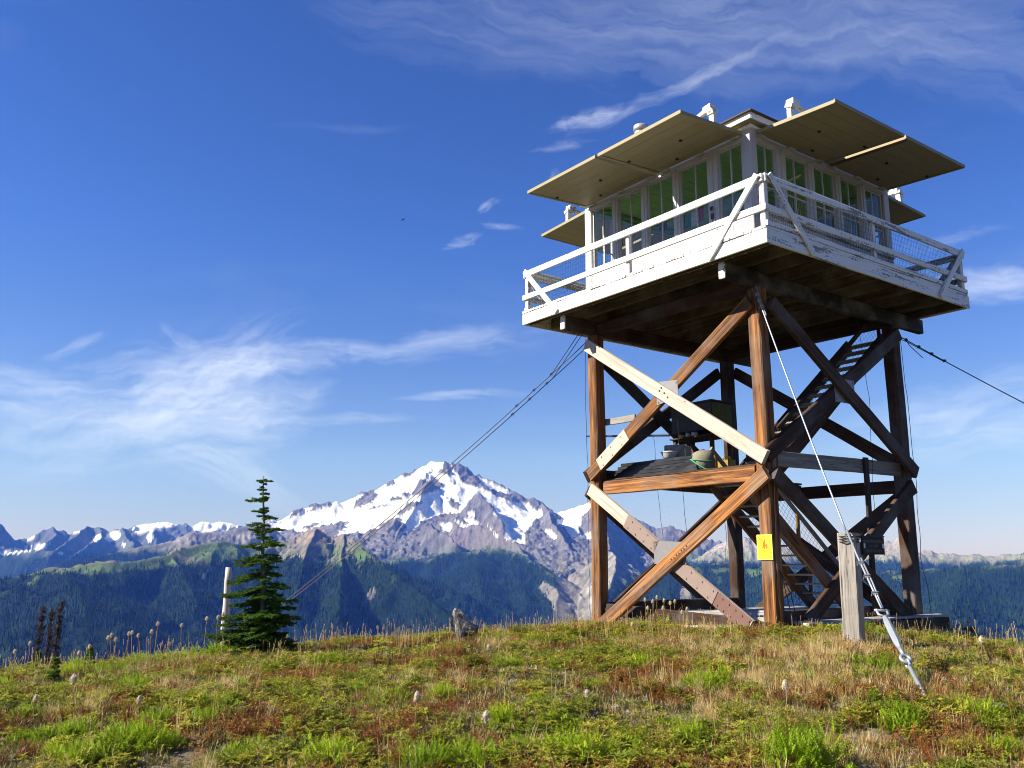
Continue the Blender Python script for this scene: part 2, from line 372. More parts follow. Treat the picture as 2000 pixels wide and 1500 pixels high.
#  name, crest points, (A, L, slope): z = crest - A*(1-exp(-d/L)) - slope*d , kind
RIDGES = [
 ('volcano', crest(VOLC_SKY, [10600, 10900, 11000, 11000, 10700]), (760, 1150, 0.17), 0),
 ('volcano', crest([(838,938),(828,955),(815,985),(790,1022),(775,1050)], [10400, 8900]), (230, 300, 0.42), 0),
 ('volcano', crest([(930,958),(944,975),(962,995),(975,1012),(985,1030)], [9900, 9100]), (270, 320, 0.45), 0),
 ('volcano', crest([(774,1014),(770,1022),(750,1045)], [9500, 9100]), (260, 260, 0.6), 0),
 ('volcano', crest([(877,1004),(900,1020),(950,1032),(985,1045),(1010,1066),(1030,1085)], [9200, 8100]), (330, 420, 0.35), 0),
 ('volcano', crest([(840,1022),(850,1035),(880,1050),(890,1062)], [8900, 8300]), (260, 300, 0.45), 0),
 ('volcano', crest([(1060,985),(1072,1000),(1078,1020),(1090,1040),(1110,1065)], [10200, 8800]), (420, 420, 0.45), 0),
 ('volcano', crest([(1076,1002),(1100,998),(1130,988),(1149,982),(1160,985),(1183,1000),(1215,1012),(1249,1017),(1268,1030),(1287,1033),(1313,1030),(1335,1039),(1367,1050),(1377,1053),(1415,1064)], [10900, 10300]), (560, 900, 0.2), 0),
 ('volcano', crest([(1160,985),(1180,1020),(1188,1050),(1192,1085)], [10600, 7600]), (330, 330, 0.45), 0),
 ('far_ridge', crest([(1400,1066),(1430,1054),(1452,1048),(1467,1054),(1481,1050),(1500,1056),(1540,1070),(1600,1076),(1650,1074),(1700,1070),(1723,1067),(1736,1056),(1745,1058),(1754,1050),(1766,1058),(1780,1072),(1796,1079),(1815,1073),(1832,1079),(1880,1084),(1900,1081),(1940,1087),(1970,1083),(2000,1080),(2080,1070),(2300,1060)], 9000), (430, 700, 0.22), 2),
 ('mountain_range', crest([(-400,960),(-200,1000),(-60,985),(0,1022),(15,1037),(33,1052),(52,1048),(66,1044),(80,1036),(88,1031),(95,1031),(103,1028),(112,1033),(120,1033),(126,1038),(133,1044),(150,1034),(165,1030),(174,1024),(184,1027),(195,1027),(213,1037),(222,1034),(229,1028),(240,1029),(255,1031),(267,1038)], 13500), (700, 900, 0.28), 1),
 ('mountain_range', crest([(262,1038),(280,1032),(298,1025),(318,1033),(330,1040)], 13200), (600, 600, 0.3), 1),
 ('mountain_range', crest([(174,1024),(150,1045),(120,1065),(95,1085)], [13500, 11200]), (500, 500, 0.3), 1),
 ('mountain_range', crest([(195,1030),(200,1048),(165,1070),(135,1090)], [13400, 11000]), (500, 500, 0.3), 1),
 ('mountain_range', crest([(240,1030),(245,1050),(262,1062)], [13400, 12000]), (500, 450, 0.3), 1),
 ('mountain_range', crest([(103,1028),(110,1045),(85,1062)], [13500, 12400]), (500, 500, 0.3), 1),
 ('mountain_range', crest([(20,1077),(60,1072),(100,1077)], [12000, 11500]), (400, 500, 0.3), 1),
 ('mountain_range', crest([(258,1030),(274,1023),(290,1021),(306,1020),(327,1019),(340,1023),(354,1026),(362,1022),(375,1029),(384,1024),(395,1018),(415,1021),(428,1017),(440,1020),(456,1023),(470,1028),(500,1030),(560,1030)], 15200), (420, 900, 0.25), 1),
 ('brown_ridge', crest([(120,1096),(180,1088),(222,1079),(270,1067),(300,1064),(330,1057),(375,1040),(395,1039),(420,1040),(450,1034),(474,1028),(510,1025),(530,1030),(548,1042)], [9000, 9800]), (360, 700, 0.25), 3),
 ('forested_ridge', crest([(-700,1170),(-300,1150),(-100,1138),(0,1131),(45,1123),(90,1110),(144,1106),(168,1100),(210,1095),(240,1098),(270,1095),(300,1089),(330,1083),(345,1072),(390,1060),(435,1056),(465,1062),(495,1064),(530,1058)], [5200, 5000, 5700]), (260, 500, 0.24), 4),
 ('forested_ridge', crest([(330,1083),(352,1110),(368,1140),(385,1180)], [5300, 4300]), (160, 300, 0.3), 4),
 ('forested_ridge', crest([(120,1110),(150,1150),(170,1200)], [5000, 3800]), (120, 350, 0.22), 4),
 ('forested_ridge', crest([(505,1062),(555,1051),(585,1047),(603,1036),(619,1030),(630,1037),(643,1046),(655,1048),(672,1043),(682,1050),(690,1056),(706,1069),(721,1079),(751,1104),(790,1134),(840,1168),(890,1210)], [5700, 5600, 4100]), (300, 420, 0.36), 4),
 ('forested_ridge', crest([(619,1031),(600,1070),(590,1110),(575,1160)], [5600, 4400]), (150, 260, 0.35), 4),
 ('forested_ridge', crest([(672,1043),(668,1085),(664,1130),(660,1190)], [5500, 4000]), (260, 280, 0.42), 4),
 ('forested_hill', crest([(770,1093),(800,1090),(830,1096),(867,1080),(900,1078),(936,1075),(969,1070),(1000,1078),(1018,1084),(1055,1104),(1081,1126),(1090,1165),(1080,1215)], [7600, 7600, 7200, 5200]), (300, 650, 0.22), 5),
 ('forested_hill', crest([(940,1075),(930,1110),(940,1160)], [7400, 5600]), (150, 350, 0.25), 5),
 ('forested_hill', crest([(1010,1082),(1015,1130),(1030,1180)], [7300, 5600]), (150, 350, 0.25), 5),
 ('right_forest', crest([(1185,1072),(1205,1085),(1200,1120),(1170,1190)], [7200, 5000]), (220, 320, 0.4), 6),
 ('right_forest', crest([(1230,1150),(1290,1125),(1340,1112),(1367,1107),(1393,1099),(1440,1103),(1487,1105),(1560,1112),(1640,1116),(1700,1117),(1760,1114),(1830,1109),(1880,1107),(1940,1103),(2000,1099),(2100,1090),(2600,1070)], [5600, 5800, 5600, 5400]), (280, 520, 0.24), 6),
 ('right_forest', crest([(1487,1105),(1500,1150),(1490,1200)], [5700, 4300]), (140, 300, 0.28), 6),
 ('right_forest', crest([(1880,1107),(1870,1160),(1840,1230)], [5500, 4000]), (140, 300, 0.28), 6),
 # hills outside the frame so that the land goes on all round
 ('hills', np.array([[5200*math.sin(a), 5200*math.cos(a), 120+260*math.sin(a*7)*math.sin(a*3)] for a in np.radians(np.arange(50, 312, 9))]), (260, 600, 0.24), 7),
]
KINDS = ['snowy_mountain', 'mountain_range', 'rocky_ridge', 'brown_ridge', 'forested_ridge', 'forested_hill', 'valley_ridge', 'distant_hills']

def tent(P, line, prm):
    A, L, s = prm; best = None
    for i in range(len(line)-1):
        a, b = line[i], line[i+1]; d = b[:2]-a[:2]; l2 = max(d @ d, 1e-6)
        t = np.clip(((P[:, 0]-a[0])*d[0] + (P[:, 1]-a[1])*d[1])/l2, 0, 1)
        dist = np.hypot(P[:, 0]-a[0]-t*d[0], P[:, 1]-a[1]-t*d[1])
        z = a[2]+t*(b[2]-a[2]) - A*(1-np.exp(-dist/L)) - s*dist
        if best is None: best = z.copy(); bd = dist.copy()
        else:
            k = z > best; best[k] = z[k]; bd[k] = dist[k]
    return best, bd

def build_terrain():
    az_in = np.radians(np.arange(-32.5, 32.51, 0.05)); out = np.radians(np.concatenate([np.arange(-180, -33, 3.5)]))
    azs = np.concatenate([out, az_in, -out[::-1][:-1]])
    rs = np.concatenate([np.geomspace(57, 2600, 40), np.linspace(2660, 9000, 260), np.linspace(9030, 11600, 95), np.linspace(11700, 15800, 75)])
    A, R = np.meshgrid(azs, rs); na, nr = len(azs), len(rs)
    A = A.ravel(); R = R.ravel(); X = R*np.sin(A); Y = R*np.cos(A)
    # domain warp keeps flanks from looking like straight tents
    wx = 140*fbm(X/900, Y/900, 3, 31); wy = 140*fbm(X/900, Y/900, 3, 47)
    w2x = 75*fbm(X/260, Y/260, 4, 131); w2y = 75*fbm(X/260, Y/260, 4, 147)
    P = np.stack([X, Y], 1)
    floor = np.interp(R, [57, 300, 1000, 1800, 3000, 16000], [-24, -120, -480, -680, -760, -500])
    floor = floor + 60*fbm(X/700, Y/700, 4, 3)*sst(200, 1500, R)
    near = _interp2(A, np.minimum(R, 60.0)) - 0.5
    floor = np.where(R < 59, near, floor)
    H = floor.copy(); ID = np.full(len(R), 4, int); D = np.full(len(R), 900.0)
    for i_r, (name, line, prm, kd) in enumerate(RIDGES):
        m0 = np.abs(((A - math.atan2(line[:, 0].mean(), line[:, 1].mean()) + math.pi) % (2*math.pi)) - math.pi) < 4
        fade = 0
        Pw = P.copy(); z0, d0 = tent(P, line, prm)
        k = np.clip(d0/700, 0, 1)
        Pw[:, 0] += wx*k + w2x*np.clip(d0/160, 0.1 if i_r == 0 else (0.35 if kd != 4 else 0.22), 1); Pw[:, 1] += wy*k + w2y*np.clip(d0/160, 0.1 if i_r == 0 else (0.35 if kd != 4 else 0.22), 1)
        z, d = tent(Pw, line, prm)
        up = z > H
        H[up] = z[up]; ID[up] = kd; D[up] = d[up]
    # gullies and spurs, stronger away from the crests
    far = sst(2000, 3500, R)
    k = np.clip(D/350, 0.06, 1)*far
    wob = 0.25*fbm(X/500, Y/500, 3, 61)
    big = ridged(X/620+wob, Y/1150+wob, 5, 21) - 0.45
    mid = ridged(X/210+wob, Y/300, 4, 77) - 0.45
    amp = np.choose(ID, [44, 120, 75, 60, 115, 95, 85, 70]).astype(float)
    H = H + amp*k*big*1.25 + amp*0.50*np.clip(D/110, 0.15, 1)*far*mid + 9*far*fbm(X/60, Y/60, 3, 5)*np.choose(ID, [1, 1.6, 1.2, .5, .3, .3, .3, .3])
    # pixel of each point in the photograph: the land cover was mapped from there
    PX, PY = pix(X, Y, H)
    n1 = fbm(X/160, Y/160, 4, 91); n2 = fbm(X/45, Y/45, 3, 92); n3 = ridged(X/90, Y/260, 4, 93)
    jx = PX + 2.0*n1 + 1.6*n2; jy = PY + 1.8*n2 + 1.6*n1
    # slope
    Hg = H.reshape(nr, na); dr = np.gradient(Hg, rs, axis=0).ravel()
    da = (np.gradient(Hg, axis=1)/np.maximum(np.gradient(azs)[None, :], 1e-4)).ravel()/R
    slope = np.hypot(dr, da)
    rock = np.array([[.105, .100, .112], [.066, .076, .098], [.25, .225, .195], [.185, .165, .145], [.155, .130, .105], [.15, .14, .13], [.19, .18, .165], [.1, .12, .06]])[ID]  # mountain range entry darkened and blued: its shadow is put into the colour
    t = np.clip(0.5+0.7*n1, 0, 1)[:, None]
    col = rock*(0.72+0.6*t) * (1 + 0.45*n2[:, None]) * (0.72 + 0.62*np.clip(ridged(X/130+n1, Y/190, 4, 55), 0, 1))[:, None]
    # purple scree and red buttress on the volcano, pale streaks of talus
    scree = sst(0.45, 0.75, n3)*sst(0.75, 0.45, slope)
    col = col*(1-0.5*scree[:, None]) + 0.5*scree[:, None]*np.array([.205, .19, .19])
    red = in_poly(jx, jy, [(880,1030),(935,1018),(980,1035),(1015,1060),(1030,1080),(900,1075),(870,1055)])
    col[red] = col[red]*0.6 + 0.4*np.array([.19, .150, .145])
    # meadow
    yline = np.interp(PX, [-800, 0, 480, 540, 620, 680, 740, 800, 830, 870, 936, 970, 1020, 1055, 1085, 1100, 1150, 1160, 1200, 1260, 1340, 1400, 1490, 1560, 1700, 1830, 1880, 2000, 2600],
                      [1120, 1128, 1092, 1080, 1092, 1076, 1098, 1093, 1096, 1084, 1079, 1074, 1088, 1106, 1128, 1262, 1262, 1200, 1152, 1130, 1097, 1100, 1106, 1112, 1117, 1110, 1107, 1099, 1070])
    yl = np.where(ID == 1, 1083, np.where(ID == 3, 1078, np.where(ID == 2, 1097, yline)))
    yl = np.where(ID == 7, -9999, yl)
    dy = PY - yl + 12*n1 + 9*n2
    mead = sst(-24, -6, dy + 16*n1)*np.where((ID == 0) & (PX < 1100), 0.25, np.where(ID == 1, 0.2, 0.8))
    mead = np.where((ID == 3) | (ID == 2), mead*0.6, mead)
    green = np.array([.065, .100, .030])
    mstrip = in_poly(jx, jy, [(140,1112),(175,1101),(215,1097),(270,1097),(305,1090),(332,1084),(345,1088),(340,1104),(300,1112),(240,1116),(190,1122),(160,1122)])
    mstrip |= in_poly(jx, jy, [(340,1078),(390,1063),(440,1058),(480,1064),(500,1075),(470,1092),(430,1096),(390,1092)])
    mstrip |= in_poly(jx, jy, [(690,1060),(722,1082),(712,1100),(692,1098)]) | in_poly(jx, jy, [(648,1075),(672,1075),(668,1105),(645,1110)])
    mstrip |= in_poly(jx, jy, [(1385,1112),(1420,1108),(1430,1116),(1400,1122)]) | in_poly(jx, jy, [(1450,1112),(1490,1112),(1490,1124),(1465,1128)]) | in_poly(jx, jy, [(1740,1124),(1770,1122),(1772,1136),(1748,1138)])
    mead = np.where(mstrip | (dy > 0), 1.0, mead)
    tan = in_poly(jx, jy, [(572,1055),(602,1036),(619,1029),(640,1046),(628,1064),(598,1068)])
    col = col*(1-mead[:, None]) + mead[:, None]*green*(0.75+0.6*t)
    col[tan] = col[tan]*0.3 + 0.7*np.array([.22, .17, .115])*(0.8+0.4*t[tan])
    # forest
    forest = sst(-4, 6, dy)
    forest = forest*np.where(mstrip, 0.05, 1)
    clear = sst(0.30, 0.46, fbm(X/330, Y/420, 4, 95))*np.isin(ID, (4, 5, 6))*sst(70, 25, dy)
    forest = forest*(1-0.85*clear)
    gorge = in_poly(jx, jy, [(1085,1095),(1110,1088),(1150,1080),(1165,1100),(1150,1135),(1125,1165),(1100,1215),(1085,1262),(1070,1262),(1083,1200),(1075,1175),(1050,1150),(1062,1135),(1085,1150),(1095,1130)])
    cliff = in_poly(jx, jy, [(1330,1145),(1345,1140),(1350,1170),(1328,1185)]) | in_poly(jx, jy, [(718,1158),(735,1150),(730,1168),(715,1180),(705,1185)]) | in_poly(jx, jy, [(614,1135),(622,1132),(624,1152),(616,1150)]) | in_poly(jx, jy, [(694,1112),(702,1106),(708,1118)]) | in_poly(jx, jy, [(388,1118),(402,1124),(400,1134),(392,1130)])
    talus = (n3 > 0.62) & (ID == 4) & (PX > 535) & (PX < 690) & (PY < 1112) & (dy < 14)
    open_ = gorge | cliff | talus
    forest = np.where(open_, 0.0, forest)
    col[open_] = np.array([.165, .155, .138])*(0.62+0.6*t[open_] + 0.5*n2[open_][:, None])
    col = col*(1-forest[:, None]) + forest[:, None]*np.array([.005, .015, .008])
    # glaciers and snow fields
    snow = in_poly(jx, jy, [(520,1022),(540,1016),(700,950),(800,905),(835,880),(880,880),(880,906),(882,912),(893,928),(901,943),(920,949),(936,954),(955,962),(968,968),(984,976),(1000,983),(1032,984),(1040,997),(1058,997),(1059,1010),(1045,1016),(1037,1028),(1024,1044),(1026,1064),(1002,1060),(985,1050),(986,1026),(980,1020),(974,1014),(962,1002),(966,994),(944,974),(931,961),(920,975),(905,994),(896,1005),(877,1002),(840,1013),(833,1015),(822,1021),(812,1034),(785,1047),(778,1055),(775,1050),(796,1031),(780,1013),(764,1016),(735,1033),(708,1043),(690,1041),(673,1046),(652,1050),(668,1032),(680,1020),(665,1022),(652,1026),(626,1029),(607,1036),(588,1043),(575,1042),(572,1032),(543,1040)])
    for p in ([(580,250),(690,300),(720,330),(830,380),(920,400),(990,460),(960,480),(850,450),(720,410),(640,350),(590,290)],
              [(1480,690),(1640,660),(1750,620),(1860,600),(1950,580),(1960,660),(1850,760),(1840,840),(1800,880),(1830,1000),(1720,1010),(1650,900),(1540,840),(1560,780),(1620,770)],
              [(1400,930),(1470,920),(1560,1020),(1500,1030)], [(390,780),(560,790),(600,860),(480,860)], [(100,850),(230,820),(280,870),(240,940),(150,920)],
              [(290,800),(340,800),(390,850),(330,840)], [(450,710),(540,690),(540,760),(470,760)], [(1390,200),(1450,200),(1560,260),(1600,310),(1480,260)],
              [(1900,980),(1970,940),(1980,1040),(1910,1030)], [(340,860),(480,862),(420,885),(360,880)], [(700,870),(760,920),(850,1010),(820,1000),(720,910)]):
        snow |= in_poly(jx, jy, c2(p))
    for p in ([(-10,160),(0,140)],):
        pass
    for p in ([(1330,400),(1340,350),(1430,280),(1450,300),(1400,370)], [(1490,250),(1690,150),(1720,190),(1560,280)], [(960,580),(1000,530),(1090,470),(1180,430),(1240,480),(1180,550),(1100,610),(920,670),(960,620)],
              [(980,490),(1030,440),(1170,420),(1100,470)], [(360,630),(420,580),(650,550),(680,600),(580,640),(470,660),(360,700),(440,650)], [(130,780),(300,630),(330,660),(290,710)],
              [(1350,570),(1420,520),(1520,510),(1530,540),(1440,570)], [(1500,490),(1560,460),(1640,480),(1580,510)], [(1700,400),(1740,310),(1810,290),(1860,330),(1910,260),(1990,340),(2000,420),(1870,460),(1740,510),(1640,480)],
              [(1490,700),(1540,660),(1600,590),(1690,570),(1800,580),(1700,620),(1600,690),(1500,760),(1470,730)], [(1090,690),(1200,630),(1350,600),(1260,640)], [(60,820),(240,760),(130,800),(0,850)],
              [(1820,250),(1890,180),(1870,230),(1800,280)], [(240,930),(420,860),(620,800),(430,880)]):
        snow &= ~in_poly(jx, jy, c1(p))
    for p in ([(170,80),(210,70),(280,180),(220,250),(160,230),(80,220),(150,150)], [(0,260),(60,270),(160,370),(90,420),(0,440)], [(220,570),(250,530),(350,590),(350,680),(270,660)], [(240,90),(330,80),(400,130),(340,190)]):
        snow &= ~in_poly(jx, jy, c2(p))
    snow &= (ID == 0)
    rng_snow = np.zeros(len(R), bool)
    for p in ([(258,1033),(273,1018),(306,1015),(327,1015),(352,1022),(340,1030),(300,1036),(268,1042)], [(372,1028),(393,1015),(432,1013),(470,1026),(440,1036),(400,1039),(380,1036)]):
        rng_snow |= in_poly(jx, jy, p)
    for p in ([(330,320),(440,280),(400,330),(340,350)], [(400,430),(480,395),(650,375),(560,430),(440,470)], [(1270,320),(1350,230),(1460,240),(1470,300),(1380,370),(1290,350)], [(1780,280),(1860,250),(1900,290),(1820,390)],
              [(1480,390),(1540,400),(1520,420)], [(1100,320),(1240,270),(1230,350),(1180,370)], [(860,250),(1000,200),(960,250)], [(0,480),(200,450),(380,440),(380,470),(200,500),(0,520)], [(700,490),(770,500),(750,540)]):
        rng_snow |= in_poly(jx, jy, c3(p))
    snow |= rng_snow & (ID == 1)
    bits = (ID <= 1) & (PY < 1075) & (n1 > 0.42) & (n2 > 0.15) & (slope < 0.8)
    snow |= bits
    sc_ = snow.astype(float)
    col = col*(1-sc_[:, None]) + sc_[:, None]*np.array([.80, .80, .82])*(0.93+0.1*n2[:, None])
    forest = forest*(1-sc_)
    rk = (ID == 0)*(1-sc_)*sst(3, -12, dy)
    inside = rk*sst(8000, 9000, R)
    H = H + rk*(34*(ridged(X/120, Y/150, 5, 303)-0.35) + 10*fbm(X/32, Y/32, 3, 304)) + inside*12 + (ID == 1)*(1-sc_)*30*(ridged(X/150, Y/200, 5, 305)-0.4) + (ID == 2)*sst(3, -12, dy)*22*(ridged(X/110, Y/150, 5, 306)-0.4)
    bare4 = ((ID == 4) | (ID == 3) | (ID == 6))*(1-forest)
    H = H + bare4*far*np.where(mstrip, 6, 24)*np.clip(D/160, 0.15, 1)*(ridged(X/75+0.3*n1, Y/150, 4, 307)-0.4)
    col = col*(1 + 0.55*bare4*(np.clip(ridged(X/60+0.3*n1, Y/170, 4, 309), 0, 1)-0.55))[:, None]
    V = np.stack([X, Y, H + CAM_H], 1)
    i, j = np.meshgrid(np.arange(nr-1), np.arange(na), indexing='ij'); j2 = (j+1) % na
    F = np.stack([i*na+j, (i+1)*na+j, (i+1)*na+j2, i*na+j2], -1).reshape(-1, 4)
    fid = ID[F[:, 0]]
    m = NT('mountain_land'); at = m.n('ShaderNodeVertexColor'); at.layer_name = 'land'
    v = m.coord((1, 1, 1), perobj=False)
    f1 = m.noise(v, 0.035, 6, 0.65); f2 = m.noise(v, 0.16, 4, 0.6)
    c = m.mix(1.0, at.outputs[0], m.ramp(f1, [(0.3, 0.72), (0.7, 1.25)]), 'MULTIPLY')
    m.bump(m.math('ADD', m.math('MULTIPLY', f1, 1.0), m.math('MULTIPLY', f2, 0.35)), 0.55, 22.0)
    mat = m.fin(c, 0.95, 0.1)
    for kd, nm in enumerate(KINDS):
        sel = F[fid == kd]
        if len(sel) == 0: continue
        used, inv = np.unique(sel.ravel(), return_inverse=True)
        me = np_mesh(nm, V[used], inv.reshape(-1, 4), mat)
        ca = me.color_attributes.new('land', 'FLOAT_COLOR', 'POINT')
        c4 = np.ones((len(used), 4), np.float32); c4[:, :3] = col[used]; ca.data.foreach_set('color', c4.ravel())
        tag(link(nm, me), kind='structure')
    # ---- the far wood: one conifer for each point
    rg = np.random.default_rng(5)
    Vg = V.reshape(nr, na, 3)
    cell = (R*np.gradient(azs)[None, :].repeat(nr, 0).ravel())*np.gradient(rs)[:, None].repeat(na, 1).ravel()
    dens = forest*cell/ (13.5*13.5) * np.where((R > 2300) & (np.abs(A) < math.radians(31)) & (R < 11500), 1, 0)
    vis = PY < 1330
    dens = np.where(vis, dens, 0)
    sparse = sst(-40, -4, dy + 12*n2 + 10*n1)*(1-sc_)*np.where(open_, 0.1, 1)*0.16*cell/(13.5**2)*np.where((R > 2300) & (np.abs(A) < math.radians(31)) & (R < 9000) & (ID >= 2), 1, 0)
    dens = np.maximum(dens, sparse)
    cnt = rg.poisson(np.clip(dens, 0, 6))
    idx = np.repeat(np.arange(len(R)), cnt); idx = idx[(idx//na < nr-1) & (idx % na < na-1)]
    a, b = rg.random(len(idx)), rg.random(len(idx)); r_, c_ = idx//na, idx % na
    pts = (Vg[r_, c_]*((1-a)*(1-b))[:, None] + Vg[r_, c_+1]*((1-a)*b)[:, None] + Vg[r_+1, c_]*(a*(1-b))[:, None] + Vg[r_+1, c_+1]*(a*b)[:, None])
    sz = (10 + 25*rg.random(len(idx))**1.4)*(0.8+0.35*n1[idx])*np.where(dy[idx] < 8, 0.65, 1.0)
    return pts, sz
FOREST_PTS, FOREST_SZ = build_terrain()

def gn_scatter(name, pts, attrs, build_instance):
    """one object: an instance on every point, size from the attribute 'size', turn from 'turn'"""
    me = bpy.data.meshes.new(name); me.vertices.add(len(pts)); me.vertices.foreach_set('co', np.asarray(pts, np.float32).ravel())
    for k, (ty, arr) in attrs.items():
        a = me.attributes.new(k, ty, 'POINT')
        a.data.foreach_set('vector' if ty == 'FLOAT_VECTOR' else 'value', np.asarray(arr).ravel())
    o = link(name, me)
    g = bpy.data.node_groups.new(name, 'GeometryNodeTree')
    g.interface.new_socket('Geometry', in_out='INPUT', socket_type='NodeSocketGeometry')
    g.interface.new_socket('Geometry', in_out='OUTPUT', socket_type='NodeSocketGeometry')
    N = g.nodes.new; L = g.links.new
    gi, go = N('NodeGroupInput'), N('NodeGroupOutput')
    ip = N('GeometryNodeInstanceOnPoints')
    L(gi.outputs[0], ip.inputs['Points'])
    def attr(nm, ty):
        q = N('GeometryNodeInputNamedAttribute'); q.data_type = ty; q.inputs['Name'].default_value = nm; return q.outputs['Attribute']
    build_instance(g, ip)
    L(attr('size', 'FLOAT_VECTOR'), ip.inputs['Scale'])
    L(attr('turn', 'FLOAT_VECTOR'), ip.inputs['Rotation'])
    if 'pick' in attrs:
        ip.inputs['Pick Instance'].default_value = True
        L(attr('pick', 'INT'), ip.inputs['Instance Index'])
    L(ip.outputs[0], go.inputs[0])
    md = o.modifiers.new('scatter', 'NODES'); md.node_group = g
    return o
def mat_far_conifer():
    m = NT('far_conifer'); 
    m.rnd(); nz = m.n('ShaderNodeTexNoise'); nz.inputs['Scale'].default_value = 0.0045; nz.inputs['Detail'].default_value = 4
    m.t.links.new(m.oi.outputs['Location'], nz.inputs['Vector'])
    c = m.mix(m.rnd(), (0.004, 0.015, 0.008), (0.012, 0.031, 0.012))
    c = m.mix(m.ramp(nz.outputs['Fac'], [(0.46, 0.0), (0.68, 0.9)]), c, (0.022, 0.047, 0.015))
    return m.fin(c, 0.95, 0.1)
def _conifer_inst(g, ip):
    # two stacked cones, made in the node tree
    N = g.nodes.new; L = g.links.new; jn = N('GeometryNodeJoinGeometry')
    for z0, rad, h in ((0.0, 0.19, 0.62), (0.36, 0.12, 0.64)):
        c = N('GeometryNodeMeshCone'); c.fill_type = 'NONE'
        c.inputs['Vertices'].default_value = 6; c.inputs['Radius Top'].default_value = 0.0
        c.inputs['Radius Bottom'].default_value = rad; c.inputs['Depth'].default_value = h
        t = N('GeometryNodeTransform'); t.inputs['Translation'].default_value = (0, 0, z0)
        L(c.outputs['Mesh'], t.inputs['Geometry']); L(t.outputs[0], jn.inputs[0])
    sm = N('GeometryNodeSetMaterial'); sm.inputs['Material'].default_value = mat_far_conifer()
    L(jn.outputs[0], sm.inputs['Geometry']); L(sm.outputs[0], ip.inputs['Instance'])
_n = len(FOREST_PTS); _rg = np.random.default_rng(3)
far_wood = gn_scatter('conifer_forest', FOREST_PTS, {'size': ('FLOAT_VECTOR', np.stack([FOREST_SZ*(0.8+0.5*_rg.random(_n)), FOREST_SZ*(0.8+0.5*_rg.random(_n)), FOREST_SZ], 1)),
          'turn': ('FLOAT_VECTOR', np.stack([np.zeros(_n), np.zeros(_n), 6.28*_rg.random(_n)], 1))}, _conifer_inst)
tag(far_wood, 'dark conifer forest covering the slopes of the valley below the snowy mountain', 'forest', kind='stuff')
print('forest trees', _n)

# ------------------------------------------------------------------ the air between here and the mountains
hz = MB().box((-16500, -900, -1150), (16500, 17200, 1750)).mesh('haze', [])
haze = link('haze', hz); tag(haze, kind='stuff')
hm = bpy.data.materials.new('haze'); hm.use_nodes = True; hm.node_tree.nodes.clear()
_v = hm.node_tree.nodes.new('ShaderNodeVolumePrincipled'); _o = hm.node_tree.nodes.new('ShaderNodeOutputMaterial')
_v.inputs['Density'].default_value = 0.000036; _v.inputs['Color'].default_value = (0.08, 0.235, 1.0, 1); _v.inputs['Absorption Color'].default_value = (1, 1, 1, 1); _v.inputs['Anisotropy'].default_value = 0.0
hm.node_tree.links.new(_v.outputs[0], _o.inputs['Volume']); hz.materials.append(hm)

# ================================================================== the lookout tower
TA = 0.6398                                   # heading of the tower's right-hand side
TX, TY, TZ = 4.6184, 17.6416, 0.5792          # centre of its footprint; deck underside is 6.0 m above this
B = 6.0                                       # local height of the deck underside
UX = Vector((math.cos(TA), math.sin(TA), 0)); UY = Vector((-math.sin(TA), math.cos(TA), 0))
def tw(x, y, zd):                             # tower coordinates -> world
    return Vector((TX, TY, TZ + B + zd)) + UX*x + UY*y

# ---- materials
def mat_timber(name, stops, grey=(0.20, 0.18, 0.16), grey_amt=0.25, crack=0.5, tone=0.35):
    """sawn wood, grain along the piece's own X"""
    m = NT(name); v = m.coord((0.35, 9, 9)); v2 = m.coord((1.0, 26, 26)); v3 = m.coord((1, 1, 1)); vk = m.coord((1.3, 4.2, 4.2))
    g = m.noise(v, 1.6, 6, 0.62, 0.7); f = m.noise(v2, 1.7, 4, 0.6); w = m.noise(v3, 1.1, 4, 0.6)
    fac = m.math('ADD', m.math('MULTIPLY', g, 0.72), m.math('MULTIPLY', f, 0.28))
    c = m.ramp(fac, stops)
    c = m.mix(m.ramp(w, [(0.45, 0.0), (0.72, 1.0)]), c, m.mix(0.75, c, grey)) if grey_amt > 0 else c
    # knots
    vo = m.n('ShaderNodeTexVoronoi'); vo.inputs['Scale'].default_value = 1.5; m.t.links.new(vk, vo.inputs['Vector'])
    kn = m.ramp(vo.outputs['Distance'], [(0.035, 1.0), (0.10, 0.0)])
    c = m.mix(m.math('MULTIPLY', kn, 0.75), c, (0.05, 0.022, 0.01))
    # drying cracks
    ck = m.ramp(f, [(0.30, 1.0), (0.37, 0.0)])
    c = m.mix(m.math('MULTIPLY', ck, crack), c, (0.012, 0.008, 0.006))
    c = m.mix(1.0, c, m.ramp(m.rnd(), [(0.0, 1-tone), (1.0, 1+tone*0.5)]), 'MULTIPLY')
    m.bump(m.math('ADD', m.math('MULTIPLY', g, 0.5), m.math('MULTIPLY', f, 0.6)), 0.55, 0.02)
    return m.fin(c, 0.72, 0.25)
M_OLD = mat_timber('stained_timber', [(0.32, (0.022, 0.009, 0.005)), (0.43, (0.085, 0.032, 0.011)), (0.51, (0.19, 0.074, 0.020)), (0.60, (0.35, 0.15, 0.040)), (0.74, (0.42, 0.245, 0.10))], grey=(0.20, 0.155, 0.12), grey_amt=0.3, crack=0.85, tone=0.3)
M_DARK = mat_timber('shaded_timber', [(0.30, (0.010, 0.006, 0.005)), (0.5, (0.042, 0.018, 0.009)), (0.64, (0.10, 0.040, 0.015)), (0.8, (0.15, 0.085, 0.045))], crack=0.8, grey=(0.12, 0.11, 0.105))  # stained timber darkened; shade of the less lit members is put into the colour
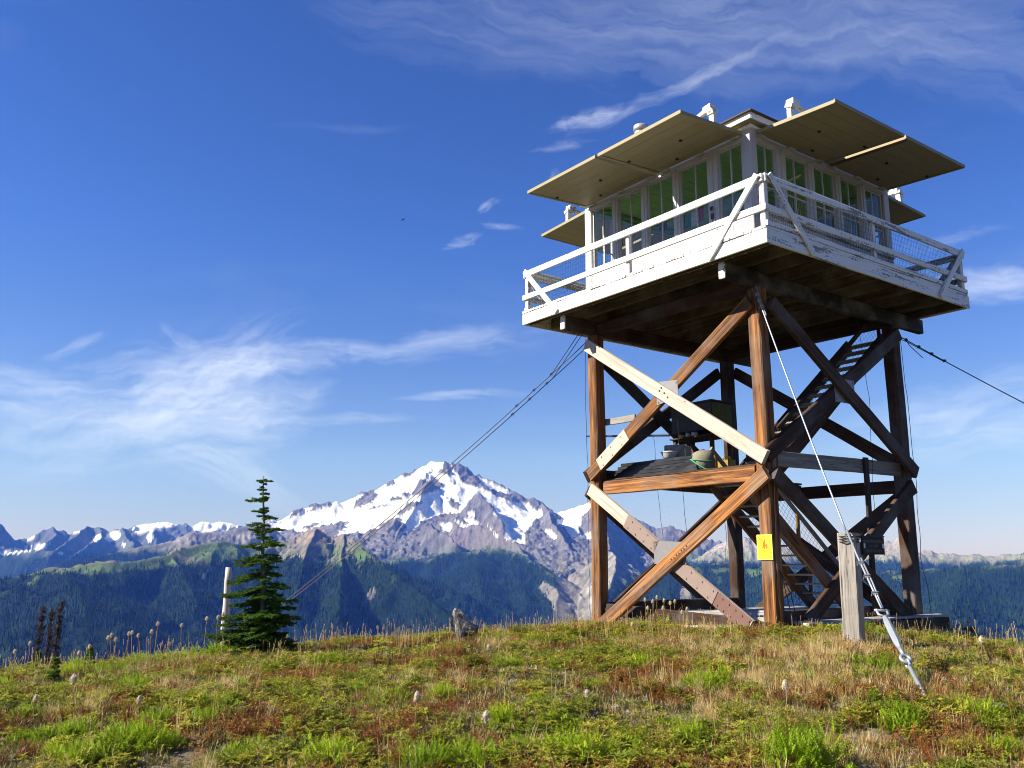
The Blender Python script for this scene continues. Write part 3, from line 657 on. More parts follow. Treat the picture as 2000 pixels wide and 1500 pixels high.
M_PALE = mat_timber('pale_timber', [(0.28, (0.22, 0.14, 0.09)), (0.42, (0.40, 0.305, 0.23)), (0.56, (0.55, 0.465, 0.385)), (0.75, (0.34, 0.21, 0.13))], grey=(0.36, 0.33, 0.30), grey_amt=0.3, crack=0.35, tone=0.12)
M_GREY = mat_timber('weathered_grey_timber', [(0.30, (0.09, 0.08, 0.07)), (0.5, (0.24, 0.215, 0.19)), (0.65, (0.34, 0.31, 0.28)), (0.8, (0.42, 0.39, 0.35))], grey_amt=0.0, crack=0.7, tone=0.2)
M_SILVER = mat_timber('silvered_plank', [(0.30, (0.22, 0.20, 0.18)), (0.5, (0.48, 0.45, 0.42)), (0.7, (0.66, 0.64, 0.60))], grey_amt=0.0, crack=0.6, tone=0.25)
def mat_paint(name, base, under, peel_lo, peel_hi, rough=0.55, dirt=0.25):
    m = NT(name); v = m.coord((0.6, 7, 7)); v3 = m.coord((1, 1, 1))
    a = m.noise(v, 2.2, 7, 0.66, 0.4); b = m.noise(v3, 2.0, 5, 0.6); d = m.noise(v3, 26, 4, 0.6)
    base2 = m.mix(m.math('MULTIPLY', b, dirt), base, tuple(x*0.62 for x in base))
    fac = m.math('ADD', m.math('MULTIPLY', a, 0.7), m.math('MULTIPLY', d, 0.3))
    peel = m.ramp(fac, [(peel_lo, 1.0), (peel_hi, 0.0)])
    c = m.mix(peel, base2, under)
    m.bump(m.math('SUBTRACT', m.math('MULTIPLY', a, 0.4), m.math('MULTIPLY', peel, 0.5)), 0.35, 0.01)
    return m.fin(c, rough, 0.35)
M_WHITE = mat_paint('white_paint', (0.80, 0.79, 0.765), (0.26, 0.235, 0.21), 0.375, 0.405)
M_WHITE_WORN = mat_paint('worn_white_paint', (0.74, 0.73, 0.70), (0.22, 0.20, 0.18), 0.43, 0.465)
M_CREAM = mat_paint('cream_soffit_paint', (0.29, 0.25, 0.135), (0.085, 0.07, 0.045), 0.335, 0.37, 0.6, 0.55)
M_TRIM = mat_paint('shaded_trim_paint', (0.50, 0.48, 0.475), (0.22, 0.2, 0.18), 0.34, 0.37)  # white trim greyed; shade under the shutters is put into the paint colour
M_GREEN = mat_paint('green_room_paint', (0.34, 0.66, 0.20), (0.25, 0.5, 0.16), 0.2, 0.22)
M_ROOMWALL = mat_paint('grey_room_paint', (0.66, 0.68, 0.70), (0.3, 0.3, 0.3), 0.2, 0.22)
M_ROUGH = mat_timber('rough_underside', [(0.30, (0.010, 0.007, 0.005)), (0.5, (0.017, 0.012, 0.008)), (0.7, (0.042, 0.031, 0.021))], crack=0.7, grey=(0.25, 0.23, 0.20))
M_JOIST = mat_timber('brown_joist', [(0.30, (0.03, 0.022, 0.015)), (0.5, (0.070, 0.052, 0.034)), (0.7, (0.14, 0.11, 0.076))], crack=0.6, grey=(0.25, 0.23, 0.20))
M_STEEL = plain('brown_steel_plate', (0.24, 0.175, 0.15), 0.5, 0.4, 0.1)
M_STEEL_CREAM = plain('cream_steel_plate', (0.40, 0.365, 0.30), 0.45, 0.5, 0.1)
M_STEEL_GREY = plain('grey_steel_plate', (0.22, 0.205, 0.21), 0.45, 0.5, 0.25)
M_STEEL_RUST = plain('red_brown_steel_plate', (0.16, 0.085, 0.07), 0.5, 0.4, 0.1)
M_GALV = plain('galvanised_steel', (0.33, 0.36, 0.40), 0.5, 0.5, 0.55, 0.12, 30)
M_WIRE = plain('wire', (0.06, 0.06, 0.065), 0.55, 0.4, 0.5)
M_WIREL = plain('galvanised_wire', (0.17, 0.17, 0.17), 0.5, 0.4, 0.5)
M_BLACK = plain('black_iron', (0.018, 0.018, 0.02), 0.6, 0.4)
M_SHINGLE = plain('roof_shingle', (0.10, 0.075, 0.06), 0.85, 0.2, 0, 0.35, 20)
def mat_glass():
    m = NT('window_glass'); t = m.t
    tr = m.n('ShaderNodeBsdfTransparent'); tr.inputs[0].default_value = (0.92, 0.97, 0.95, 1)
    gl = m.n('ShaderNodeBsdfGlossy'); gl.inputs['Roughness'].default_value = 0.02; gl.inputs[0].default_value = (0.95, 1, 1, 1)
    lw = m.n('ShaderNodeLayerWeight'); lw.inputs['Blend'].default_value = 0.5
    wv = m.n('ShaderNodeBump'); wv.inputs['Strength'].default_value = 0.04; wv.inputs['Distance'].default_value = 0.02
    m.set(wv.inputs['Height'], m.noise(m.coord(), 2.5, 2)); t.links.new(wv.outputs[0], gl.inputs['Normal'])
    mx = m.n('ShaderNodeMixShader'); t.links.new(m.math('MULTIPLY_ADD', m.math('POWER', lw.outputs['Facing'], 5.0), 0.85, 0.055, clamp=True), mx.inputs[0])
    t.links.new(tr.outputs[0], mx.inputs[1]); t.links.new(gl.outputs[0], mx.inputs[2]); t.links.new(mx.outputs[0], m.out.inputs['Surface'])
    return m.mat
M_GLASS = mat_glass()

tower = empty('lookout_tower', (TX, TY, TZ), TA, 'tall timber fire lookout with white cabin, railed deck and propped open shutters', 'lookout tower')

_tm_cache = {}
def timber_mesh(L, w, d, mat, seg=4, wob=0.006, bev=0.012):
    """a sawn timber along X, centred, with eased edges and a slight unevenness"""
    rg = random.Random(int(L*1000)+int(w*7919)+int(d*104729)+len(_tm_cache))
    bev = min(bev, w*0.2, d*0.2); hw, hd = w/2, d/2
    prof = [(-hw+bev, -hd), (hw-bev, -hd), (hw, -hd+bev), (hw, hd-bev), (hw-bev, hd), (-hw+bev, hd), (-hw, hd-bev), (-hw, -hd+bev)]
    V = []; F = []
    for i in range(seg+1):
        x = -L/2 + L*i/seg; oy, oz = rg.uniform(-wob, wob), rg.uniform(-wob, wob); s = 1 + rg.uniform(-wob, wob)
        if i in (0, seg): oy *= .3; oz *= .3
        V += [(x, a*s+oy, b*s+oz) for a, b in prof]
    for i in range(seg):
        for k in range(8): F.append((i*8+k, i*8+(k+1) % 8, (i+1)*8+(k+1) % 8, (i+1)*8+k))
    F += [tuple(range(7, -1, -1)), tuple(range(seg*8, seg*8+8))]
    F = [tuple(reversed(f)) for f in F]
    return mesh_from('timber', V, F, mat)
def frame_mat(p, q, up=(0, 0, 1)):
    p, q = Vector(p), Vector(q); x = (q-p).normalized(); u = Vector(up)
    if abs(x.dot(u)) > 0.97: u = Vector((0, 1, 0))
    y = u.cross(x).normalized(); z = x.cross(y)
    M = Matrix((x, y, z)).transposed().to_4x4(); M.translation = (p+q)/2
    return M
def piece(name, p, q, w, d, mat, parent=tower, up=(0, 0, 1), seg=4, wob=0.006, bev=0.012, share=None, zd=True, label=None):
    """a timber from p to q; w across (horizontal), d deep (towards up); heights are measured from the deck underside"""
    p, q = Vector(p), Vector(q)
    if zd: p = p + Vector((0, 0, B)); q = q + Vector((0, 0, B))
    if share is not None and share in _tm_cache: me = _tm_cache[share]
    else:
        me = timber_mesh((q-p).length, w, d, mat, seg, wob, bev); me.name = name
        if share is not None: _tm_cache[share] = me
    o = link(name, me, parent); o.matrix_basis = frame_mat(p, q, up)
    if label: o['label'] = label
    return o
def lmesh(name, mb, mats, parent=tower, smooth=False, label=None):
    """a mesh given in tower coordinates with heights from the deck underside"""
    mb.v = [(x, y, z+B) for x, y, z in mb.v]
    o = mb.build(name, mats, parent, smooth)
    if label: o['label'] = label
    return o
def rel(parent, o):
    """hang o (placed in the thing's own frame) under one of its parts"""
    Mb = o.matrix_basis.copy(); o.parent = parent; o.matrix_basis = parent.matrix_basis.inverted() @ Mb
    return o
def face(s, k):
    """maps (along, out, z) on one of the four sides to tower coordinates; side 0 left, 1 right, 2 back left (+Y), 3 back right (+X)"""
    return {0: lambda a, o, z: (-o, a, z), 1: lambda a, o, z: (a, -o, z), 2: lambda a, o, z: (a, o, z), 3: lambda a, o, z: (o, a, z)}[s]
SIDES = [face(s, 0) for s in range(4)]

# ---- legs and ground sills
LEG = 2.06
for sx, sy in ((-1, -1), (-1, 1), (1, -1), (1, 1)):
    piece('leg', (sx*LEG, sy*LEG, -6.25), (sx*LEG, sy*LEG, -0.30), 0.245, 0.245, M_OLD if sx < 0 else M_DARK, up=(0, 1, 0), seg=8, wob=0.008, bev=0.018,  # right and back legs take the darkened tone in place of weaker light
          label='corner leg nearest the yellow sign' if (sx, sy) == (-1, -1) else None)
# ---- crossed braces: inner pair on the leg faces, outer pair over them
IN, OUT = 2.225, 2.318
def brace(s, a0, z0, a1, z1, out, mat, w=0.085, d=0.25, label=None):
    f = SIDES[s]; p, q = Vector(f(a0, out, z0)), Vector(f(a1, out, z1)); n = Vector(f(0, 1, 0))
    x = (q-p).normalized(); up = x.cross(n).normalized()
    return piece('brace', p, q, w, d, mat, up=up, seg=6, label=label)
BR = {}
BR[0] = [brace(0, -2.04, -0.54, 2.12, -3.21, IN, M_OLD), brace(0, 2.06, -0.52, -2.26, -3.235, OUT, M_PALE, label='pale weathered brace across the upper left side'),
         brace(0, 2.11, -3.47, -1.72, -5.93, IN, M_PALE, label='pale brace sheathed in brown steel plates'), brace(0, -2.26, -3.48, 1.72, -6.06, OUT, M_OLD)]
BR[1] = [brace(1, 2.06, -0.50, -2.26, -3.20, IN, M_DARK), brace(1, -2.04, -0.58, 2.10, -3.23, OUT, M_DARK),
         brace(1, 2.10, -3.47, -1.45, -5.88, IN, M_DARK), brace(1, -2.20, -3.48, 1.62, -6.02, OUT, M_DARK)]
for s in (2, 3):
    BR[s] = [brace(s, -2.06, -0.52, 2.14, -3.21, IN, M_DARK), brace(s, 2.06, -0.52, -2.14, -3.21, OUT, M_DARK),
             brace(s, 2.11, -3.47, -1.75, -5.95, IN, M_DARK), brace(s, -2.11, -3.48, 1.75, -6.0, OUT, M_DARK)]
# steel: gussets where the braces cross, plates along the mended ones; bolt heads belong to the plate
def bolts(mb, f, pts, out, r=0.016):
    for a, z in pts:
        n0 = len(mb.v); ring = [(a+r*math.cos(t), z+r*math.sin(t)) for t in np.linspace(0, 2*math.pi, 7)[:-1]]
        mb.add([f(x, out, y) for x, y in ring] + [f(x, out+0.014, y) for x, y in ring], [tuple(range(6, 12))] + [(k, (k+1) % 6, 6+(k+1) % 6, 6+k) for k in range(6)])
def steel_plate(name, s, corners, out, mat, bolt_pts=(), parent=tower, th=0.008):
    f = SIDES[s]; mb = MB(); n = len(corners)
    mb.add([f(a, out, z) for a, z in corners] + [f(a, out+th, z) for a, z in corners],
           [tuple(range(n)), tuple(range(2*n-1, n-1, -1))] + [(k, (k+1) % n, n+(k+1) % n, n+k) for k in range(n)])
    bolts(mb, f, bolt_pts, out+th)
    return lmesh(name, mb, mat, parent)
def along_plate(s, p, q, out, mat, hw=0.128, nb=4):
    """a plate nailed over a brace between two points of its axis"""
    a = Vector(p); b = Vector(q); d = (b-a).normalized(); n = Vector((-d.y, d.x))
    cs = [a+n*hw, b+n*hw, b-n*hw, a-n*hw]; L = (b-a).length; bp = []
    for i in range(nb):
        t = a + d*(L*(i+0.5)/nb); bp += [tuple(t+n*hw*0.62), tuple(t-n*hw*0.62 + d*0.05)]
    return steel_plate('cover_plate', s, [tuple(c) for c in cs], out, mat, bp)
steel_plate('gusset_plate', 0, [(0.17, -1.60), (-0.37, -1.64), (-0.37, -1.96), (0.16, -2.04)], IN+0.0435, M_STEEL_GREY, [(0.13, -1.66), (-0.33, -1.68), (-0.33, -1.92), (0.12, -1.99)])
steel_plate('gusset_plate', 0, [(0.36, -4.52), (-0.42, -4.55), (-0.42, -4.95), (0.35, -4.93)], IN+0.0435, M_STEEL_GREY, [(0.30, -4.58), (-0.37, -4.9)])
steel_plate('gusset_plate', 1, [(0.32, -1.66), (-0.30, -1.66), (-0.30, -2.10), (0.32, -2.10)], IN+0.0435, M_STEEL_GREY, [(0.28, -1.7), (-0.26, -2.05)])
steel_plate('gusset_plate', 1, [(0.20, -4.60), (-0.30, -4.60), (-0.30, -5.0), (0.20, -5.0)], IN+0.0435, M_STEEL_GREY, [])
def on_line(p, q, t): return (p[0]+(q[0]-p[0])*t, p[1]+(q[1]-p[1])*t)
_u = ((-2.04, -0.54), (2.12, -3.21)); _l = ((2.11, -3.47), (-1.72, -5.93)); _o = ((-2.26, -3.48), (1.72, -6.06))
along_plate(0, on_line(*_u, 0.73), on_line(*_u, 0.925), IN+0.0435, M_STEEL_CREAM, nb=3)
along_plate(0, on_line(*_l, 0.27), on_line(*_l, 0.475), IN+0.0435, M_STEEL, nb=4)
along_plate(0, on_line(*_l, 0.575), on_line(*_l, 0.82), IN+0.0435, M_STEEL, nb=4)
along_plate(0, on_line(*_l, 0.824), on_line(*_l, 0.995), IN+0.0435, M_STEEL_RUST, nb=5)
mb = MB(); bolts(mb, SIDES[0], [on_line(*_o, t) for t in (0.44, 0.47, 0.50, 0.53)] + [(on_line(*_o, t)[0]+.06, on_line(*_o, t)[1]-.05) for t in (0.44, 0.47, 0.5)], OUT+0.043, 0.013)
_o = lmesh('bolts', mb, M_STEEL_RUST); _o['kind'] = 'stuff'
mb = MB(); bolts(mb, SIDES[0], [(0.0, -1.80), (-0.12, -1.86), (-0.05, -1.75), (-0.2, -1.95)], OUT+0.043, 0.018); _o = lmesh('bolts', mb, M_BLACK); _o['kind'] = 'stuff'

# ---- girts half way up
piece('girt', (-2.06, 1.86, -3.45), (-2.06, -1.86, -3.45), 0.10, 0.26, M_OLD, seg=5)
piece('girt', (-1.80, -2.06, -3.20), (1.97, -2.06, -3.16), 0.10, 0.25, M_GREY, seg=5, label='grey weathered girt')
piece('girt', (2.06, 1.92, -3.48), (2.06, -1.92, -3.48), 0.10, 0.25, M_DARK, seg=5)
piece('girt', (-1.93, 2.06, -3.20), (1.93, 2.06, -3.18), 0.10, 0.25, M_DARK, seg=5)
for y in (-2.06, 2.06):   # ground sills
    piece('sill_beam', (-1.9, y*0.98, -5.78), (1.93, y*0.98, -5.78), 0.12, 0.22, M_DARK)
piece('sill_beam', (-2.02, 1.9, -5.80), (-2.02, -1.2, -5.90), 0.10, 0.22, M_DARK)
piece('hanging_board', (0.72, -2.14, -3.02), (0.67, -2.14, -5.95), 0.05, 0.13, M_DARK, up=(1, 0, 0))
piece('nailed_stub', (-1.90, 2.30, -2.10), (-1.90, 1.12, -2.11), 0.04, 0.13, M_GREY)

# ---- beams, joists and deck
for y in (-2.06, 2.06):
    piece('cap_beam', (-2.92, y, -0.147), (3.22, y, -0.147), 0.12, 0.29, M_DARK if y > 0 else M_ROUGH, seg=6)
    piece('beam_end_board', (-2.955, y, -0.143), (-2.923, y, -0.143), 0.125, 0.28, M_WHITE_WORN, seg=1)
for x in (-2.06, 2.06):
    piece('tie_beam', (x, -1.93, -0.19), (x, 1.93, -0.19), 0.18, 0.22, M_DARK)
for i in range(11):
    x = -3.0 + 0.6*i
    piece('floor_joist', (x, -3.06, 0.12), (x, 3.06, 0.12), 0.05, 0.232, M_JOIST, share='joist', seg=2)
nb = 44; bw = 6.28/nb
for i in range(nb):
    y = -3.14 + bw*(i+0.5)
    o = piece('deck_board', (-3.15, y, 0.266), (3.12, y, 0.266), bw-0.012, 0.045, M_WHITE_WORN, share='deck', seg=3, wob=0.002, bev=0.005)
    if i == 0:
        o.data.materials.append(M_ROUGH)          # bare below; shade under the deck is put into the near-black tone
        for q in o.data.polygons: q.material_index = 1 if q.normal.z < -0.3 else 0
    o.matrix_basis.translation += Vector((random.uniform(-0.012, 0.012), 0, random.uniform(-0.003, 0.003)))
piece('fascia_board', (-3.12, -3.14, 0.119), (-3.12, 3.14, 0.119), 0.042, 0.242, M_WHITE, seg=8, wob=0.003)
piece('fascia_board', (-3.095, -3.12, 0.119), (3.14, -3.12, 0.119), 0.042, 0.242, M_WHITE_WORN, seg=8, wob=0.003)
piece('fascia_board', (-3.095, 3.12, 0.119), (3.14, 3.12, 0.119), 0.042, 0.242, M_WHITE_WORN, seg=8, wob=0.003)
piece('fascia_board', (3.12, -3.09, 0.119), (3.12, 3.09, 0.119), 0.042, 0.242, M_WHITE_WORN, seg=8, wob=0.003)
piece('edge_board', (-3.10, -3.125, 0.335), (3.12, -3.125, 0.335), 0.035, 0.085, M_WHITE_WORN, seg=8, wob=0.003)
piece('edge_board', (-3.10, 3.125, 0.335), (3.12, 3.125, 0.335), 0.035, 0.085, M_WHITE_WORN, seg=8, wob=0.003)

# ---- railing
RP = 3.055
for s in range(4):
    f = SIDES[s]; paint = M_WHITE if s == 0 else M_WHITE_WORN
    if s in (0, 3): posts = (0.0,)
    else: posts = (-RP, 0.0, RP)
    for a in posts:
        corner = abs(a) > 1
        piece('rail_post', f(a, RP, 0.29), f(a, RP, 1.06), 0.10 if corner else 0.085, 0.10 if corner else 0.085, paint, up=f(0, 1, 0), seg=2)
    e = 0.05 if s in (0, 3) else 0.0
    piece('top_rail', f(-RP-0.05, RP+0.072, 1.095), f(RP+0.05, RP+0.072, 1.095), 0.04, 0.13, paint, seg=6, wob=0.004)
    piece('mid_rail', f(-RP-0.08, RP+0.072, 0.59), f(RP+0.08, RP+0.072, 0.59), 0.04, 0.115, paint, seg=6, wob=0.004)
    piece('rail_cap', f(-RP, RP-0.0, 1.175), f(RP, RP-0.0, 1.175), 0.11, 0.032, paint, seg=4, wob=0.003) if s in (1, 2) else None
    for sg in (-1, 1):
        p, q = Vector(f(sg*(RP-0.02), RP+0.115, 1.15)), Vector(f(sg*1.98, RP+0.115, 0.03)); n = Vector(f(0, 1, 0))
        piece('rail_brace', p, q, 0.04, 0.115, paint, up=(q-p).normalized().cross(n), seg=4, wob=0.004)
    # welded wire between the posts
    for a0, a1 in ((-RP+0.04, -0.05), (0.05, RP-0.04)):
        mb = MB(); nv = int((a1-a0)/0.051); r = 0.0019
        def wire(p, q):
            p, q = Vector(f(*p)), Vector(f(*q)); d = (q-p).normalized(); n = Vector(f(0, 1, 0)); t = d.cross(n)
            tri = [n*r, (-n*0.5+t*0.87)*r, (-n*0.5-t*0.87)*r]
            mb.add([p+k for k in tri]+[q+k for k in tri], [(0, 1, 4, 3), (1, 2, 5, 4), (2, 0, 3, 5)])
        for i in range(nv+1):
            a = a0 + (a1-a0)*i/nv; wire((a, RP+0.03+0.01*math.sin(i*0.5), 0.31), (a + 0.01*math.sin(i), RP+0.03, 1.10))
        for k in range(9): wire((a0, RP+0.033, 0.33+0.095*k), (a1, RP+0.033, 0.33+0.095*k))
        lmesh('wire_mesh', mb, M_WIREL if s == 0 else M_WIRE)

# ---- cabin
C = 2.172
mb = MB(); mb.box((-C+0.03, -C+0.03, 0.30), (C-0.03, C-0.03, 0.36)); lmesh('cabin_floor', mb, M_TRIM)
for s in range(4):
    f = SIDES[s]; paint = M_WHITE if s == 0 else M_WHITE_WORN
    mb = MB(); a, b = f(-C+0.10, C-0.10, 0.295), f(C-0.10, C-0.035, 1.055)
    mb.box([min(u, v) for u, v in zip(a, b)], [max(u, v) for u, v in zip(a, b)])
    wall = lmesh('wall', mb, M_ROOMWALL)
    for k in range(5):                               # lapped boards below the windows
        z = 0.335 + 0.152*k
        rel(wall, piece('siding_board', f(-C+0.02, C-0.012, z+0.074), f(C-0.02, C-0.012, z+0.074), 0.03, 0.148, paint, up=Vector(f(0, 0.10, 0)) + Vector((0, 0, 1)), seg=4, wob=0.002, bev=0.004))
    piece('window_sill', f(-C+0.01, C+0.012, 1.085), f(C-0.01, C+0.012, 1.085), 0.10, 0.045, paint, seg=3, wob=0.002)
    piece('window_header', f(-C+0.05, C-0.03, 2.49), f(C-0.05, C-0.03, 2.49), 0.09, 0.15, M_TRIM, seg=3, wob=0.002)
    piece('head_trim', f(-2.07, C+0.028, 2.455), f(2.07, C+0.028, 2.455), 0.022, 0.045, M_TRIM, seg=3, wob=0.001)
    for x in (-1.325, -0.425, 0.425, 1.255):
        piece('mullion', f(x, C-0.02, 1.107), f(x, C-0.02, 2.415), 0.10, 0.155 if x != -1.325 else 0.24, M_TRIM, up=f(1, 0, 0), seg=2, wob=0.001, bev=0.006)
        piece('mullion_bead', f(x, C+0.040, 1.107), f(x, C+0.040, 2.415), 0.018, 0.05, M_TRIM, up=f(1, 0, 0), seg=1, wob=0, bev=0.004)
    edges = [(-1.98, -1.445), (-1.2475, -0.5025), (-0.3475, 0.3475), (0.5025, 1.1775), (1.3325, 1.98)]
    for a0, a1 in edges:
        w = 0.028; z0, z1 = 1.108, 2.414; yo = C-0.045; t = 0.035
        mb = MB()
        def fb(p, q):
            p, q = f(*p), f(*q); mb.box([min(u, v) for u, v in zip(p, q)], [max(u, v) for u, v in zip(p, q)])
        fb((a0, yo-t/2, z0), (a0+w, yo+t/2, z1)); fb((a1-w, yo-t/2, z0), (a1, yo+t/2, z1))
        fb((a0+w, yo-t/2, z0), (a1-w, yo+t/2, z0+w*1.3)); fb((a0+w, yo-t/2, z1-w), (a1-w, yo+t/2, z1))
        win = lmesh('window', mb, M_TRIM)
        am = (a0+a1)/2; zm = 1.63
        mb = MB(); fb((am-0.013, yo-0.014, z0+w*1.3), (am+0.013, yo+0.014, z1-w)); rel(win, lmesh('muntin', mb, M_TRIM))
        mb = MB(); fb((a0+w, yo-0.011, zm-0.012), (am-0.013, yo+0.011, zm+0.012)); fb((am+0.013, yo-0.011, zm-0.012), (a1-w, yo+0.011, zm+0.012)); rel(win, lmesh('muntin', mb, M_TRIM))
        for q0, q1 in ((a0+w, am-0.013), (am+0.013, a1-w)):
            for r0, r1 in ((z0+w*1.3, zm-0.012), (zm+0.012, z1-w)):
                mb = MB(); mb.add([f(q0, yo, r0), f(q1, yo, r0), f(q1, yo, r1), f(q0, yo, r1)], [(0, 1, 2, 3)]); rel(win, lmesh('pane', mb, M_GLASS))
for sx, sy in ((-1, -1), (-1, 1), (1, -1), (1, 1)):
    piece('corner_post', (sx*(C-0.075), sy*(C-0.075), 0.295), (sx*(C-0.075), sy*(C-0.075), 2.60), 0.19, 0.19, M_WHITE if sy > 0 else M_TRIM, up=(0, 1, 0), seg=3, wob=0.002, bev=0.01)  # corners on the shaded side get the greyed paint, the others white
    piece('corner_foot_board', (sx*(C+0.03), sy*(C-0.02), 0.30), (sx*(C+0.03), sy*(C-0.02), 0.62), 0.03, 0.16, M_WHITE, up=(0, 1, 0), seg=1, wob=0)
# room: tongue and groove ceiling, a few things in it
for k in range(28):
    y = -2.03 + 4.06*(k+0.5)/28
    piece('ceiling_board', (-2.03, y, 2.60+0.004*(k % 2)), (2.03, y, 2.60+0.004*(k % 2)), 4.06/28-0.006, 0.02, M_GREEN, share='ceilb', seg=1, wob=0, bev=0.006)
for z, w in ((2.52, 0.07), (2.44, 0.05)):
    for s in range(4):
        f = SIDES[s]; piece('crown_board', f(-2.0, C-0.10, z), f(2.0, C-0.10, z), 0.03, w, M_GREEN, seg=1, wob=0)

# ---- roof
E_ = C + 0.20
mb = MB(); mb.box((-E_+0.02, -E_+0.02, 2.632), (E_-0.02, E_-0.02, 2.66)); lmesh('soffit', mb, M_CREAM)
for s in range(4):
    f = SIDES[s]; e = E_-0.10 if s in (0, 3) else C-0.06
    piece('cornice', f(-e, (C-0.06+E_-0.10)/2, 2.607), f(e, (C-0.06+E_-0.10)/2, 2.607), E_-0.10-C+0.06, 0.045, M_WHITE, seg=1, wob=0)
for s in range(4):
    f = SIDES[s]; e = 0 if s in (0, 3) else -0.032
    piece('eave_board', f(-E_-e*0, E_, 2.715), f(E_, E_, 2.715), 0.03, 0.13, M_WHITE, seg=3, wob=0.002)
mb = MB(); rl = 9
for k in range(rl):                                 # hip roof laid in courses
    h0 = (E_+0.07)*(1-k/rl); h1 = (E_+0.07)*(1-(k+1)/rl) - 0.02; z0 = 2.785+0.085*k; z1 = z0+0.10
    if k == rl-1: h1 = 0.01
    lo = [(-h0, -h0, z0), (h0, -h0, z0), (h0, h0, z0), (-h0, h0, z0)]; hi = [(-h1, -h1, z1), (h1, -h1, z1), (h1, h1, z1), (-h1, h1, z1)]
    lb = [(x, y, z-0.02) for x, y, z in lo]
    mb.add(lb+lo+hi, [(i, (i+1) % 4, 4+(i+1) % 4, 4+i) for i in range(4)] + [(4+i, 4+(i+1) % 4, 8+(i+1) % 4, 8+i) for i in range(4)] + [(3, 2, 1, 0)] + ([(8, 9, 10, 11)] if k == rl-1 else []))
roof = lmesh('roof', mb, M_SHINGLE)
mb = MB(); mb.tube([(-1.60, 1.03, 2.9), (-1.60, 1.03, 4.02)], 0.135, 16); mb.tube([(-1.60, 1.03, 4.02), (-1.60, 1.03, 4.14)], [0.155, 0.15], 16); mb.tube([(-1.60, 1.03, 3.78), (-1.60, 1.03, 3.80)], 0.142, 16)
lmesh('stove_pipe', mb, plain('bright_metal_pipe', (0.62, 0.62, 0.62), 0.35, 0.5, 0.6), smooth=True)
mb = MB(); mb.tube([(-1.35, -1.41, 2.9), (-1.36, -1.40, 3.45)], [0.018, 0.006], 5); lmesh('lightning_rod', mb, M_BLACK)

# ---- shutters, propped straight out on every side, two to a side
SH0, SH1 = C + 0.075, 3.80
for s in range(4):
    f = SIDES[s]
    zi, zo = 2.515, 2.425
    for (a0, a1) in ((-2.07, -0.045), (0.045, 2.07)):
        hwood = 0.055
        mb = MB()
        def slab(o0, o1, b0, b1, lift0, lift1):
            def pt(a, o, l): z = zi + (zo-zi)*(o-SH0)/(SH1-SH0); return f(a, o, z+l)
            v = [pt(b0, o0, lift0), pt(b1, o0, lift0), pt(b1, o1, lift0), pt(b0, o1, lift0), pt(b0, o0, lift1), pt(b1, o0, lift1), pt(b1, o1, lift1), pt(b0, o1, lift1)]
            mb.add(v, [(0, 3, 2, 1), (4, 5, 6, 7), (0, 1, 5, 4), (1, 2, 6, 5), (2, 3, 7, 6), (3, 0, 4, 7)])
        for b0, b1 in ((a0, a0+0.05), (a1-0.05, a1)): slab(SH0, SH1, b0, b1, -0.016, 0.045)       # end battens
        slab(SH1+0.002, SH1+0.022, a0-0.01, a1+0.01, -0.012, 0.05)                                  # drip edge
        for k in range(3):                                                                              # ledgers on top
            o0 = SH0+0.2+0.5*k; slab(o0, o0+0.09, a0+0.06, a1-0.06, 0.032, 0.056)
        sh = lmesh('shutter', mb, M_CREAM)
        nbd = 11; wb = (SH1-SH0)/nbd
        for k in range(nbd):
            mb = MB(); slab(SH0+wb*k+0.001, SH0+wb*(k+1)-0.0015, a0+0.052, a1-0.052, 0.0+0.002*(k % 2), 0.028)
            rel(sh, lmesh('board', mb, M_CREAM))
        # iron catches under the boards and hinge blocks on the head trim
        mb = MB()
        for aa, oo in ((a0+0.75, SH0+0.75), (a0+1.35, SH0+0.2), (a1-0.12, SH0+0.9)):
            z = zi + (zo-zi)*(oo-SH0)/(SH1-SH0); p = f(aa, oo, z)
            mb.box((p[0]-0.020, p[1]-0.020, p[2]-0.028), (p[0]+0.020, p[1]+0.020, p[2]-0.003))
        rel(sh, lmesh('iron_catch', mb, M_BLACK))
        for aa in (a0+0.15, (a0+a1)/2, a1-0.15):
            p = f(aa-0.09, C+0.001, 2.495); q = f(aa+0.09, SH0+0.03, 2.535)
            mb = MB(); mb.box([min(u, v) for u, v in zip(p, q)], [max(u, v) for u, v in zip(p, q)]); rel(sh, lmesh('hinge_block', mb, M_TRIM))
        # wooden outrigger at the outer end
        ae = a0+0.06 if a0 < -1 else a1-0.06; sg = 1 if a0 < -1 else -1
        om = 2.93; zz = zi + (zo-zi)*(om-SH0)/(SH1-SH0) + 0.045
        p = Vector(f(ae, om, zz)); mb = MB()
        mb.bar(p, p+Vector((0, 0, 0.24)), 0.10, 0.085, up=f(0, 1, 0))
        mb.bar(Vector(f(ae-sg*0.015, om, zz+0.30)), Vector(f(ae+sg*0.16, om, zz+0.28)), 0.15, 0.125)
        mb.bar(Vector(f(ae, om-0.06, zz+0.245)), Vector(f(ae, om+0.075, zz+0.20)), 0.13, 0.07)
        mb.bar(Vector(f(ae+sg*0.15, om, zz+0.30)), Vector(f(ae+sg*0.85, om, zz+0.10)), 0.06, 0.07)
        rel(sh, lmesh('outrigger', mb, M_WHITE_WORN))
    if s == 1:
        piece('shutter_stop', f(0.075, SH0+0.05, 2.475), f(0.075, SH1-0.02, 2.395), 0.07, 0.03, M_OLD, seg=2)

